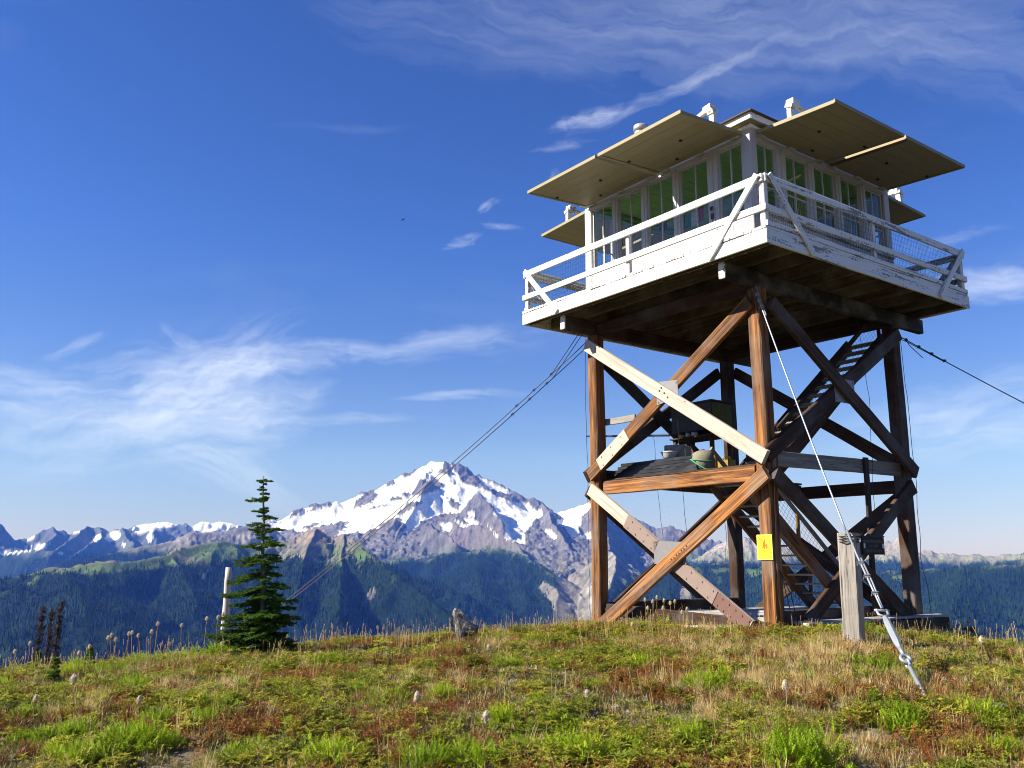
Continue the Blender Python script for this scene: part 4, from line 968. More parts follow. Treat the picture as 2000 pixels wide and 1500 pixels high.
# ---- stairs
def flight(x0, z0, x1, z1, y0, y1, n, mat, rail_side, rail_h, mesh_on, rail_mat):
    mb = MB(); d = Vector((x1-x0, 0, z1-z0)).normalized(); up = Vector((-d.z, 0, d.x))
    if up.z < 0: up = -up
    st = piece('stair', (x0, y0, z0), (x1, y0, z1), 0.05, 0.27, mat, up=up)
    rel(st, piece('stringer', (x0, y1, z0), (x1, y1, z1), 0.05, 0.27, mat, up=up))
    for k in range(n):
        t = (k+0.5)/n; x = x0+(x1-x0)*t; z = z0+(z1-z0)*t+0.03; h = 0.11
        rel(st, piece('tread', (x, y0+0.03, z), (x, y1-0.03, z), 0.22, 0.036, M_GREY, share='tread%.2f' % abs(y1-y0), seg=1, wob=0.002))
    for y in ((y0, y1) if rail_side == 2 else (y0,)):
        rel(st, piece('handrail', (x0, y, z0+rail_h), (x1, y, z1+rail_h), 0.045, 0.09, rail_mat, up=up))
        for t in (0.04, 0.5, 0.96):
            x = x0+(x1-x0)*t; z = z0+(z1-z0)*t
            rel(st, piece('rail_post', (x, y, z+0.1), (x, y, z+rail_h-0.03), 0.05, 0.08, mat, up=(1, 0, 0), seg=1))
        if mesh_on:
            mb = MB(); L = Vector((x1-x0, 0, z1-z0)); m = int(L.length/0.10); r = 0.0028
            def w(p, q):
                p, q = Vector(p), Vector(q); e = (q-p).normalized(); nn = Vector((0, 1, 0)); tt = e.cross(nn)
                tri = [nn*r, (-nn*0.5+tt*0.87)*r, (-nn*0.5-tt*0.87)*r]
                mb.add([p+k for k in tri]+[q+k for k in tri], [(0, 1, 4, 3), (1, 2, 5, 4), (2, 0, 3, 5)])
            for i in range(m+1):
                p = Vector((x0, y, z0)) + L*(i/m); w(p+up*0.12, p+up*(rail_h*0.78))
            for k in range(6):
                o = up*(0.14+k*(rail_h*0.78-0.16)/5); w(Vector((x0, y, z0))+o, Vector((x1, y, z1))+o)
            rel(st, lmesh('wire_mesh', mb, M_WIRE))
    return st
flight(-1.30, -3.28, 2.30, -0.48, -1.76, -0.98, 14, M_DARK, 0, 0.66, True, M_DARK)
flight(-0.95, -3.42, 2.05, -5.82, -0.72, 0.06, 13, M_OLD, 2, 0.66, True, M_GREY)

# ---- half-way platform and the boards on the ground
for i in range(21):
    x = -1.95 + 0.19*i
    ya = -1.95 if x < -1.25 else (0.12 if x < 2.0 else 1.3)
    o = piece('platform_plank', (x, ya, -3.295), (x, 1.95, -3.295), 0.18, 0.035, M_DARK, share='plank%.2f' % ya, seg=2, wob=0.003)
for y in (-1.2, 0.2, 1.3):
    piece('platform_bearer', (-1.99, y, -3.40), (1.98 if y > 0 else -1.1, y, -3.40), 0.06, 0.17, M_DARK)
for i in range(24):
    y = -2.42 + 0.152*i
    piece('ground_plank', (-1.55 + random.uniform(-.25, .1), y, -5.86+random.uniform(-.006, .006)), (2.42+random.uniform(-.05, .12), y, -5.86+random.uniform(-.006, .006)), 0.145, 0.04, M_SILVER, seg=2, wob=0.003)
for y, x0, x1 in ((-2.46, -0.6, 2.45), (-0.6, -1.5, 2.3), (1.0, -1.5, 2.3)):
    piece('ground_bearer', (x0, y, -5.985), (x1, y, -5.985), 0.12, 0.19, M_DARK)
piece('ground_plank', (-2.50, 0.75, -6.03), (-2.15, -1.25, -5.98), 0.28, 0.06, M_SILVER, seg=3, label='wide pale plank lying in the grass by the left side')
piece('ground_plank', (-1.85, -0.4, -5.97), (-1.78, -1.75, -5.93), 0.22, 0.06, M_SILVER, seg=3)
piece('ground_bearer', (1.3, -2.66, -6.12), (3.1, -2.60, -6.14), 0.16, 0.10, M_DARK)
piece('ground_plank', (1.55, -2.85, -6.13), (2.3, -2.80, -6.13), 0.16, 0.05, M_SILVER, seg=2)

# ---- loose wires down the tower
def wire_part(pts, r=0.006, mat=None):
    mb = MB(); pts = [Vector(p) for p in pts]; out = []
    for i in range(len(pts)-1):
        for k in range(6): out.append(pts[i].lerp(pts[i+1], k/6) + Vector((0.012*math.sin(i*3+k*1.7), 0.012*math.cos(i*2+k*1.3), 0)))
    out.append(pts[-1]); mb.tube(out, r, 4); return lmesh('loose_wire', mb, mat or M_BLACK)
wire_part([(-2.20, 2.22, -0.3), (-2.21, 2.24, -1.6), (-2.19, 2.22, -3.0), (-2.20, 2.23, -4.6), (-2.19, 2.22, -5.9)])
wire_part([(-2.215, -2.10, -0.3), (-2.20, -2.205, -1.2), (-2.2, -2.2, -3.0)], mat=M_WIREL)
wire_part([(-2.06, -2.21, -3.2), (-2.09, -2.20, -4.2), (-2.12, -2.20, -5.0), (-2.10, -2.2, -5.9)], 0.008, plain('copper_wire', (0.40, 0.17, 0.08), 0.5, 0.4, 0.3))
wire_part([(2.2, -2.16, -0.3), (2.22, -2.2, -1.7), (2.28, -2.2, -3.4), (2.22, -2.2, -4.8), (2.3, -2.3, -6.0)])
wire_part([(-1.0, 1.51, -2.34), (-1.0, 1.46, -3.4), (-1.0, 1.34, -4.42)], 0.005)
wire_part([(-1.0, 0.86, -2.0), (-1.0, 0.80, -3.2), (-1.0, 0.71, -4.33)], 0.006)
wire_part([(-0.8, -0.02, -3.5), (-0.8, -0.10, -4.4), (-0.8, -0.04, -4.9)], 0.005)
wire_part([(0.75, -2.16, -0.3), (0.9, -2.2, -1.9), (0.84, -2.2, -3.1), (0.75, -2.2, -4.3)], 0.005)
wire_part([(-2.02, -2.20, -5.05), (-1.95, -2.25, -5.5), (-1.9, -2.3, -5.95)], 0.008)
wire_part([(-2.05, -2.20, -5.02), (-1.85, -2.24, -5.4), (-1.78, -2.3, -5.9)], 0.008)

# ================================================================== things on and around the tower
def place_in_tower(root, x, y, zd, rot=0):
    root.location = tw(x, y, zd); root.rotation_euler = (0, 0, TA+rot); return root
def thing(name, label, cat, x, y, zd, rot=0, group=None):
    return place_in_tower(empty(name, label=label, cat=cat, group=group), x, y, zd, rot)
def part(name, mb, mat, parent, smooth=False): return mb.build(name, mat, parent, smooth)

# tarps and boards stacked on the platform
t = thing('tarp_stack', 'long low stack of black tarps and boards on the half way platform', 'stack', -1.62, 0.75, -3.275)
rg = random.Random(3); M_TARP = plain('black_tarp', (0.012, 0.012, 0.015), 0.4, 0.5, 0, 0.3, 6)
for k in range(5):
    mb = MB(); n = 14; w = 0.52-0.04*k; z0 = 0.062*k
    V = []; F = []
    for i in range(n+1):
        y = -1.15+0.03*k + (2.35-0.10*k)*i/n; h = 0.055+0.004*math.sin(i*0.7+k)+rg.uniform(-.003, .003)
        V += [(-w/2+rg.uniform(-.003, .003), y, z0), (w/2, y, z0), (w/2+rg.uniform(-.003, .003), y, z0+h), (0, y, z0+h+0.014), (-w/2+rg.uniform(-.003, .003), y, z0+h)]
    for i in range(n):
        for j in range(5): F.append((i*5+j, i*5+(j+1) % 5, (i+1)*5+(j+1) % 5, (i+1)*5+j))
    F += [(0, 1, 2, 3, 4), tuple(n*5+j for j in (4, 3, 2, 1, 0))]
    mb.add(V, F); part('folded_tarp', mb, M_TARP, t)
# slatted crate and pan on the stack, drum next to them
t = thing('slatted_crate', 'dark slatted wooden crate standing on the stack of tarps', 'crate', -1.30, 0.58, -2.945, 0.55)
for k in range(7):
    for sg in (-1, 1):
        mb = MB(); mb.box((-0.27+0.077*k, sg*0.20-0.012, 0), (-0.27+0.077*k+0.07, sg*0.20+0.012, 0.25)); part('slat', mb, M_GREY, t)
for sg in (-1, 1):
    mb = MB(); mb.box((sg*0.285-0.012, -0.185, 0), (sg*0.285+0.012, 0.185, 0.25)); part('end_board', mb, M_GREY, t)
mb = MB(); mb.box((-0.27, -0.18, 0.0), (0.27, 0.18, 0.015)); part('base_board', mb, M_GREY, t)
t = thing('white_basin', 'small white enamel basin beside the slatted crate', 'basin', -1.62, 0.50, -2.95)
mb = MB(); mb.tube([(0, 0, 0), (0, 0, 0.02), (0, 0, 0.11)], [0.11, 0.13, 0.17], 16, cap=False); mb.tube([(0, 0, 0.10), (0, 0, 0.02)], [0.16, 0.12], 16); part('bowl', mb, plain('white_enamel', (0.5, 0.5, 0.5), 0.3, 0.5), t, True)
mb = MB(); mb.tube([(0.165*math.cos(q), 0.165*math.sin(q), 0.112) for q in np.linspace(0, 6.283, 17)], 0.012, 5); part('rim', mb, plain('white_enamel_rim', (0.7, 0.7, 0.7), 0.3, 0.5), t, True)
t = thing('tied_bundle', 'pale canvas bundle tied with green cord at the stack end', 'bundle', -1.62, -0.32, -3.27)
mb = MB(); mb.tube([(0, 0, 0), (0.0, 0, 0.05), (0, 0, 0.2), (0.01, 0.02, 0.33), (0.02, 0.04, 0.37)], [0.17, 0.215, 0.225, 0.19, 0.08], 14); part('canvas', mb, plain('pale_canvas', (0.19, 0.175, 0.13), 0.85, 0.2, 0, 0.3, 12), t, True)
mb = MB(); mb.tube([(-0.23, 0.1, 0.22), (-0.24, -0.06, 0.12), (-0.20, -0.2, 0.03), (-0.12, -0.3, 0.0)], 0.012, 5); mb.tube([(0.232*math.cos(q), 0.232*math.sin(q), 0.20+0.03*math.sin(q)) for q in np.linspace(0, 6.283, 17)], 0.01, 5); part('cord', mb, plain('green_cord', (0.05, 0.28, 0.13), 0.7), t, True)
# cupboard on posts near the back leg
t = thing('storage_cupboard', 'dark plywood cupboard raised on posts inside the tower', 'cupboard', 0.05, 1.15, -3.277)
PLY = plain('dark_plywood', (0.075, 0.065, 0.055), 0.8, 0.2, 0, 0.35, 6); PLYG = plain('olive_plywood', (0.12, 0.13, 0.045), 0.8, 0.2, 0, 0.3, 6)
for sx in (-0.27, 0.27):
    for sy in (-0.5, 0.5): mb = MB(); mb.box((sx-0.035, sy-0.035, 0), (sx+0.035, sy+0.035, 0.90)); part('post', mb, M_DARK, t)
mb = MB(); mb.box((-0.31, -0.55, 1.04), (0.31, 0.55, 1.60)); part('carcass', mb, PLY, t)
mb = MB(); mb.box((-0.29, -0.572, 1.06), (0.29, -0.552, 1.58)); part('side_panel', mb, PLYG, t)
mb = MB(); mb.box((-0.36, -0.60, 1.602), (0.36, 0.60, 1.63)); part('lid', mb, PLY, t)
mb = MB(); mb.box((-0.36, -0.58, 0.90), (0.34, 0.58, 0.93)); part('shelf', mb, M_DARK, t)
for k, (yy, c, r, h) in enumerate(((0.38, (0.62, 0.42, 0.03), 0.06, 0.07), (0.2, (0.62, 0.62, 0.6), 0.05, 0.10), (0.02, (0.5, 0.5, 0.48), 0.07, 0.09))):
    u = thing('storage_tin', ('yellow tin lying on the cupboard shelf', 'white tin standing on the cupboard shelf', 'grey tin standing on the cupboard shelf')[k], 'tin', -0.15, 1.15+yy, -3.277+0.93)
    mb = MB(); mb.tube([(0, 0, 0), (0, 0, h)], r, 12); part('can', mb, plain('tin_paint', c, 0.4, 0.5), u, True)
    mb = MB(); mb.tube([(0, 0, h+0.001), (0, 0, h+0.012)], r*1.06, 12); part('lid', mb, M_GALV, u, True)
t = thing('yellow_jerry_can', 'dull yellow fuel can under the raised cupboard', 'jerry can', 0.2, 0.66, -3.277)
mb = MB(); mb.box((-0.09, -0.17, 0), (0.09, 0.17, 0.42)); part('body', mb, plain('yellow_plastic', (0.28, 0.18, 0.015), 0.5, 0.4), t)
mb = MB(); mb.tube([(0, -0.1, 0.42), (0, -0.1, 0.48), (0, 0.08, 0.48), (0, 0.08, 0.42)], 0.018, 6); part('handle', mb, plain('yellow_plastic_handle', (0.5, 0.3, 0.02), 0.5, 0.4), t)
mb = MB(); mb.tube([(0, 0.13, 0.42), (0, 0.13, 0.46)], 0.03, 8); part('cap', mb, M_BLACK, t)
t = thing('iron_pole', 'thin iron pole sticking out past the left leg', 'pole', -1.55, 1.75, -2.37)
mb = MB(); mb.tube([(0, 1.22, 0.12), (0, -1.2, -0.13)], 0.02, 8); part('rod', mb, M_WIRE, t, True)
mb = MB(); mb.tube([(0, 0.12, 0.02), (0.02, 0.10, 0.10), (0, 0.06, 0.03)], 0.012, 5); part('wire_tie', mb, M_BLACK, t)

# things in the cabin, seen through its panes
t = thing('hanging_lantern', 'dark lantern hanging from the green ceiling inside the cabin', 'lantern', -1.35, 0.72, 1.80)
mb = MB(); mb.tube([(0, 0, 0.02), (0, 0, 0.0), (0, 0, 0.10)], [0.02, 0.09, 0.09], 10); part('base', mb, M_BLACK, t, True)
mb = MB(); mb.tube([(0, 0, 0.10), (0, 0, 0.19), (0, 0, 0.27)], [0.06, 0.085, 0.05], 10); part('globe', mb, plain('smoky_glass', (0.25, 0.2, 0.15), 0.2, 0.5), t, True)
mb = MB(); mb.tube([(0, 0, 0.27), (0, 0, 0.36)], [0.10, 0.03], 10); mb.tube([(0, 0, 0.36), (0, 0, 0.80)], 0.006, 4); part('hood', mb, M_BLACK, t, True)
t = thing('wall_flag', 'small green, white and red flag hung inside the cabin', 'flag', -1.1, 0.1, 1.72)
for k, (c, nm) in enumerate((((0.02, 0.22, 0.08), 'green_cloth'), ((0.75, 0.75, 0.72), 'white_cloth'), ((0.45, 0.03, 0.03), 'red_cloth'))):
    y1 = 0.30-0.19*k; y0 = y1-0.185; mb = MB(); n = 5; V = []; F = []
    for i in range(n+1):
        y = y0+(y1-y0)*i/n; x = 0.03*math.sin(9*y); dz = 0.10*abs(y)
        V += [(x, y, 0.02+dz*1.2), (x, y, 0.36-dz), (x+0.006, y, 0.02+dz*1.2), (x+0.006, y, 0.36-dz)]
    for i in range(n): F += [(i*4, i*4+4, i*4+5, i*4+1), (i*4+2, i*4+3, i*4+7, i*4+6), (i*4+1, i*4+5, i*4+7, i*4+3), (i*4, i*4+2, i*4+6, i*4+4)]
    mb.add(V, F); part(nm, mb, plain(nm, c, 0.85), t)
t = thing('hanging_hat', 'dark round brimmed hat hung near the cabin corner', 'hat', -1.55, -1.72, 2.02)
mb = MB(); mb.tube([(0, 0.0, 0), (0, 0.02, 0), (0, 0.09, 0), (0, 0.13, 0)], [0.17, 0.165, 0.10, 0.06], 14); part('crown', mb, plain('black_felt', (0.02, 0.02, 0.022), 0.9), t, True)
mb = MB(); mb.tube([(0, -0.012, 0), (0, 0.0, 0)], 0.20, 14); part('brim', mb, plain('black_felt_brim', (0.018, 0.018, 0.02), 0.9), t, True)
mb = MB(); mb.tube([(0, 0, 0.0), (0.03, 0.0, 1.1), (0.06, 0.0, 2.1)], [0.017, 0.016, 0.013], 7)
t = place_in_tower(tag(mb.build('wooden_stick', plain('red_wood_stick', (0.30, 0.08, 0.03), 0.6), None, True), 'thin reddish stick standing upright inside the corner window', 'stick'), -1.74, -1.88, 0.365)
t = thing('instrument_stand', 'dark stand with a flat round top in the middle of the cabin', 'stand', 0.1, -0.25, 0.365)
mb = MB(); mb.box((-0.22, -0.22, 0), (0.22, 0.22, 0.98)); part('pedestal', mb, PLY, t)
mb = MB(); mb.tube([(0, 0, 0.99), (0, 0, 1.03)], 0.29, 20); part('ring', mb, M_BLACK, t, True)
mb = MB(); mb.box((-0.26, -0.012, 1.031), (-0.235, 0.012, 1.30)); mb.box((0.235, -0.012, 1.031), (0.26, 0.012, 1.30)); part('sight', mb, M_BLACK, t)
t = thing('padlock_hasp', 'black iron hasp with padlock on the left wall trim', 'padlock', -C-0.075, -1.33, 1.16)
mb = MB(); mb.box((-0.012, -0.03, 0.0), (0.012, 0.03, 0.10)); part('lock', mb, M_BLACK, t)
mb = MB(); mb.tube([(0, -0.022, 0.10), (0, -0.022, 0.15), (0, 0.022, 0.15), (0, 0.022, 0.10)], 0.007, 5); part('shackle', mb, M_GALV, t)
mb = MB(); mb.box((-0.008, -0.02, 0.17), (0.008, 0.05, 0.24)); mb.tube([(0, 0.0, -0.02), (0.0, 0.01, -0.10), (0, -0.01, -0.16)], 0.008, 4); part('strap', mb, M_BLACK, t)

# ---- signs
def text_mesh(name, txt, size, mat, parent, loc, rot, extr=0.001, sx=1.0):
    cu = bpy.data.curves.new(name, 'FONT'); cu.body = txt; cu.size = size; cu.align_x = 'CENTER'; cu.align_y = 'CENTER'; cu.extrude = extr; cu.resolution_u = 2
    tmp = bpy.data.objects.new(name, cu); COL.objects.link(tmp)
    dg = bpy.context.evaluated_depsgraph_get(); me = bpy.data.meshes.new_from_object(tmp.evaluated_get(dg))
    bpy.data.objects.remove(tmp); me.materials.clear(); me.materials.append(mat); me.name = name
    o = link(name, me, parent); o.location = loc; o.rotation_euler = rot; o.scale = (sx, 1, 1); return o
# yellow no-campfire sign on the near leg's left face; its own x runs to the right as you look at it
t = thing('warning_sign', 'yellow sign with a crossed out campfire nailed to the front leg', 'sign', -2.196, -2.05, -4.66)
YEL = plain('yellow_sign', (0.83, 0.62, 0.03), 0.4, 0.4, 0, 0.06, 5); ORG = plain('orange_print', (0.78, 0.13, 0.01), 0.5); OCH = plain('ochre_print', (0.62, 0.33, 0.015), 0.5); LEM = plain('lemon_edge', (0.9, 0.8, 0.25), 0.5)
sw, shh = 0.30, 0.40
mb = MB(); mb.box((-0.004, -sw/2, -shh/2), (0.004, sw/2, shh/2)); part('board', mb, YEL, t)
def P2(y, z, o=0.0055): return (-o, y, z)       # the sign's face looks along -X
def poly(mb, pts, o=0.0055):
    n = len(pts); mb.add([P2(-a, b, o) for a, b in pts] + [P2(-a, b, 0.0042) for a, b in pts], [tuple(range(n))] + [(k, n+k, n+(k+1) % n, (k+1) % n) for k in range(n)])
mb = MB()
poly(mb, [(-.02, -.02), (-.035, .02), (-.03, .06), (-.005, .125), (.005, .13), (.018, .08), (.02, .03), (.012, -.02), (0, -.03)], 0.0062)
poly(mb, [(-.045, -.02), (-.06, .02), (-.055, .07), (-.05, .035), (-.035, -.015)], 0.0062); poly(mb, [(.022, -.02), (.035, .01), (.03, .03), (.045, .07), (.055, .03), (.045, -.01), (.03, -.025)], 0.0062)
part('flame', mb, ORG, t)
mb = MB(); poly(mb, [(-.06, -.045), (.055, -.075), (.055, -.085), (-.06, -.058)], 0.0060); poly(mb, [(.055, -.04), (-.06, -.075), (-.06, -.088), (.055, -.052)], 0.0058); part('logs', mb, OCH, t)
mb = MB(); poly(mb, [(-.148, .192), (-.135, .192), (.142, -.088), (.142, -.102)], 0.0072); part('slash', mb, plain('red_brown_print', (0.50, 0.12, 0.012), 0.5), t)
mb = MB(); poly(mb, [(-.13, -.105), (.13, -.105), (.13, -.118), (-.13, -.118)], 0.0058); part('rule', mb, OCH, t)
mb = MB()
for q in ([(-.15, .2), (.15, .2), (.15, .193), (-.15, .193)], [(-.15, -.193), (.15, -.193), (.15, -.2), (-.15, -.2)], [(-.15, .193), (-.143, .193), (-.143, -.193), (-.15, -.193)], [(.143, .193), (.15, .193), (.15, -.193), (.143, -.193)]): poly(mb, q, 0.0052)
part('border', mb, LEM, t)
text_mesh('lettering', 'No Campfires', 0.045, OCH, t, (-0.005, 0.0, -0.152), (math.pi/2, 0, -math.pi/2))
# carved wooden sign, facing the camera side
t = thing('carved_sign', 'dark carved wooden name board hung on the right side of the tower', 'sign', 0.27, -2.43, -4.62, 0.0)
WD = plain('dark_sign_wood', (0.030, 0.018, 0.012), 0.7, 0.3, 0, 0.4, 12); LT = plain('weathered_lettering', (0.20, 0.175, 0.185), 0.8)
mb = MB(); mb.box((-0.33, -0.02, -0.15), (0.33, 0.02, 0.15)); part('board', mb, WD, t)
mb = MB(); mb.box((-0.34, -0.03, 0.152), (0.34, 0.03, 0.175)); part('cap_strip', mb, M_DARK, t)
for txt, z, s in (('MINERS RIDGE LOOKOUT', 0.075, 0.066), ('NO. 4250', -0.005, 0.064), ('ELEVATION 6210', -0.09, 0.066)):
    text_mesh('lettering', txt, s, LT, t, (0, -0.0215, z), (math.pi/2, 0, 0), 0.001, 0.86 if s > .065 and z > 0 else 1.0)
for sx in (-0.285, 0.285):
    mb = MB(); mb.box((sx-0.022, -0.024, -0.04), (sx+0.022, -0.0205, 0.04)); part('metal_clip', mb, M_WHITE, t)

# ---- guy cables
def cable_clamp(mb, p, d, r=0.022):
    p, d = Vector(p), Vector(d).normalized(); n = d.cross(Vector((0, 0, 1))).normalized(); u = n.cross(d)
    mb.bar(p-d*0.03+u*0.008, p+d*0.03+u*0.008, 0.05, 0.022); mb.tube([p-n*r-u*0.03, p-n*r+u*0.028, p+n*r+u*0.028, p+n*r-u*0.03], 0.008, 5)
def sag(p, q, s, n=24):
    p, q = Vector(p), Vector(q); return [p.lerp(q, i/n) - Vector((0, 0, s*4*(i/n)*(1-i/n))) for i in range(n+1)]
# left: two strands running down behind the fir
pl = tw(-2.20, 2.20, -0.42); gl = Vector((-7.1, 19.9, gz(-7.1, 19.9)+0.02))
t = empty('guy_cable', pl, 0, 'pair of thin steel cables from the left leg down past the fir', 'guy cable')
for k, off in enumerate((Vector((0, 0, 0.0)), Vector((0.02, 0.03, -0.09)))):
    pts = sag(pl+off, gl + off*0.3 + Vector((0.03*k, 0.03*k, 0)), 0.22); mb = MB(); mb.tube([p-pl for p in pts], 0.0085, 6); part('strand', mb, M_WIRE, t, True)
    mb = MB()
    for i in (2, 3, 4): cable_clamp(mb, pts[i].lerp(pts[i+1], 0.3*k)-pl, pts[i+1]-pts[i])
    part('clamp', mb, M_BLACK, t)
    mb = MB(); e0 = pts[2]-pl; mb.tube([e0, off + Vector((-0.05, 0.02, 0.34))], 0.008, 5); part('tail_strand', mb, M_WIRE, t)
mb = MB(); q_ = sag(pl, gl, 0.22)[13]; cable_clamp(mb, q_-pl, gl-pl, 0.03); part('clamp', mb, M_GALV, t)
# right: from the far right leg out of the frame
pr = tw(2.18, -2.05, -0.42); er = tw(9.2, -8.2, -5.6)
t = empty('guy_cable', pr, 0, 'dark clamped cable from the right leg leaving the frame', 'guy cable')
pts = sag(pr, er, 0.20, 40); mb = MB(); mb.tube([p-pr for p in pts], 0.010, 6); part('strand', mb, M_BLACK, t, True)
mb = MB()
for i in (1, 2, 3, 4): cable_clamp(mb, pts[i]-pr, pts[i+1]-pts[i], 0.024)
part('clamp', mb, M_BLACK, t)
mb = MB(); mb.tube([pts[4]-pr+Vector((0, 0, -0.02)), pts[1]-pr+Vector((0, 0, -0.03)), Vector((-0.1, 0.05, -0.02))], 0.008, 5)
mb.tube([pts[1]-pr, pts[1]-pr+Vector((0.05, -0.03, -0.12)), pts[2]-pr+Vector((0.06, 0, -0.22))], 0.008, 5); part('tail_strand', mb, M_BLACK, t)

# front: cable over the grey post, with clamps, shackle and turnbuckle
def onray(px, py, r):
    a, s = ray(px, py); return Vector((r*math.sin(a), r*math.cos(a), CAM_H + r*float(s)))
pf = tw(-2.19, -2.15, -0.40); pp = onray(1655, 1044, 12.75); ga = onray(1806, 1358, 10.5)
POSTXY = onray(1668, 1238, 13.0)
t = empty('guy_cable', pf, 0, 'galvanised cable with turnbuckle anchored in the grass before the grey post', 'guy cable')
def L(v): return v - pf
d1 = (pp-pf); mb = MB(); mb.tube([L(p) for p in sag(pf, pp, 0.05, 16)], 0.013, 7); part('strand', mb, M_GALV, t, True)
mb = MB()
for q in (0.015, 0.045, 0.075): cable_clamp(mb, L(pf.lerp(pp, q)), d1, 0.024)
mb.tube([L(pf+Vector((0.0, 0, 0.1))), L(pf.lerp(pp, 0.03)+Vector((0.03, 0, 0))), L(pf.lerp(pp, 0.12)+Vector((0.02, 0, 0)))], 0.011, 5); part('clamp', mb, M_GALV, t)
e1 = onray(1722, 1188, 11.55); tb0 = onray(1728, 1205, 11.45); tb1 = onray(1757, 1265, 11.1); ey = onray(1769, 1287, 10.98)
mb = MB(); mb.tube([L(pp+Vector((-.01, -.02, .05))), L(pp.lerp(e1, .3)), L(pp.lerp(e1, .65)), L(e1)], 0.014, 7); mb.tube([L(pp.lerp(e1, .36)+Vector((.03, 0, .01))), L(pp.lerp(e1, .68)+Vector((.035, 0, 0))), L(e1+Vector((.012, 0, 0)))], 0.012, 6); part('tail_strand', mb, M_GALV, t, True)
mb = MB()
for q in (0.02, 0.10, 0.42, 0.60, 0.82): cable_clamp(mb, L(pp.lerp(e1, q)), e1-pp, 0.034)
part('clamp', mb, M_GALV, t)
d = (tb1-tb0).normalized(); n = d.cross(Vector((0, 1, 0))).normalized(); 
mb = MB(); c0 = tb0 - d*0.02
mb.tube([L(c0 - n*0.055 - d*0.10), L(c0 - n*0.06 - d*0.02), L(c0 + d*0.02), L(c0 + n*0.06 - d*0.02), L(c0 + n*0.055 - d*0.10)], 0.017, 7); mb.tube([L(c0 - n*0.085 - d*0.085), L(c0 + n*0.085 - d*0.085)], 0.017, 7); part('shackle', mb, M_GALV, t, True)
mb = MB(); mb.tube([L(tb0), L(tb0+d*0.05), L(tb0+d*0.09), L(tb1-d*0.09), L(tb1-d*0.04), L(tb1)], [0.026, 0.034, 0.042, 0.042, 0.034, 0.024], 8); part('turnbuckle_body', mb, M_GALV, t)
mb = MB(); mb.tube([L(tb1), L(ey-d*0.05)], 0.024, 8)
ring = [ey + (d*math.cos(q) + n*math.sin(q))*0.052 for q in np.linspace(0, 6.283, 15)]; mb.tube([L(p) for p in ring], 0.021, 7, cap=False)
ring = [ey + d*0.07 + (d*math.cos(q) + Vector((0, 1, 0)).cross(d).cross(d).normalized()*math.sin(q))*0.042 for q in np.linspace(0, 6.283, 15)]; mb.tube([L(p) for p in ring], 0.018, 7, cap=False); part('eye', mb, M_GALV, t, True)
mb = MB(); g2 = ga + (ga-ey).normalized()*0.25; mb.tube([L(ey+d*0.11), L(g2)], 0.023, 8); part('anchor_rod', mb, M_GALV, t, True)

# ---- grey post
pb = Vector((POSTXY.x, POSTXY.y, gz(POSTXY.x, POSTXY.y)-0.25)); ptop = onray(1656, 1041, 13.0)
t = empty('grey_post', (pb.x, pb.y, pb.z), 0, 'square weathered grey post standing before the tower', 'post')
me = timber_mesh((ptop-pb).length, 0.235, 0.235, M_GREY, 8, 0.006, 0.02); o = link('shaft', me, t)
o.matrix_basis = frame_mat(Vector((0, 0, 0)), ptop-pb, (math.sin(0.95), -math.cos(0.95), 0))
mb = MB(); tp = ptop-pb
for k in range(3): mb.tube([tp + Vector((0.15*math.cos(q), 0.15*math.sin(q), -0.05-0.035*k)) for q in np.linspace(0, 6.283, 9)], 0.008, 5)
part('wire_lashing', mb, M_BLACK, t)

# ---- round post behind the fir
pq = onray(447, 1108, 17.6); base = Vector((pq.x, pq.y, gz(pq.x, pq.y)-0.3))
t = empty('round_post', base, 0, 'pale barkless log post standing behind the young fir', 'post')
hh = pq.z-base.z; mb = MB(); mb.tube([(hh*i/7, 0.006*math.sin(i), 0.006*math.cos(i*2)) for i in range(8)], [0.092-0.005*i for i in range(8)], 12)
_s = part('shaft', mb, M_SILVER, t, True); _s.rotation_euler = (0, -math.pi/2, 0)
mb = MB(); mb.tube([(-0.16, 0, hh*0.86), (0.0, 0, hh*0.86)], 0.008, 5); mb.tube([(-0.13, 0, hh*0.5), (0.0, 0, hh*0.5)], 0.008, 5); part('nail', mb, M_BLACK, t)

# ---- bird
bp = onray(787, 429, 60.0)
t = empty('bird', bp, 0.6, 'tiny dark bird gliding alone in the open sky', 'bird'); t.scale = (0.65, 0.65, 0.65)
FE = plain('dark_feathers', (0.03, 0.03, 0.035), 0.8)
mb = MB(); mb.tube([(-0.16, 0, 0), (-0.08, 0, 0.0), (0.04, 0, 0.0), (0.12, 0, 0.01), (0.17, 0, 0.0)], [0.008, 0.04, 0.045, 0.03, 0.006], 7); mb.add([(-0.14, 0, 0), (-0.26, -0.05, 0), (-0.26, 0.05, 0), (-0.2, 0, 0.01)], [(0, 1, 3), (0, 3, 2), (1, 2, 3), (0, 2, 1)]); part('body', mb, FE, t, True)
for sg in (-1, 1):
    mb = MB(); mb.add([(0.06, 0, 0.01), (0.09, sg*0.22, 0.05), (0.0, sg*0.42, 0.02), (-0.04, sg*0.2, 0.04), (-0.06, 0, 0.01), (0.0, sg*0.2, 0.06)], [(0, 1, 5), (1, 2, 5), (2, 3, 5), (3, 4, 5), (4, 0, 5), (0, 4, 3, 2, 1)]); part('wing', mb, FE, t)

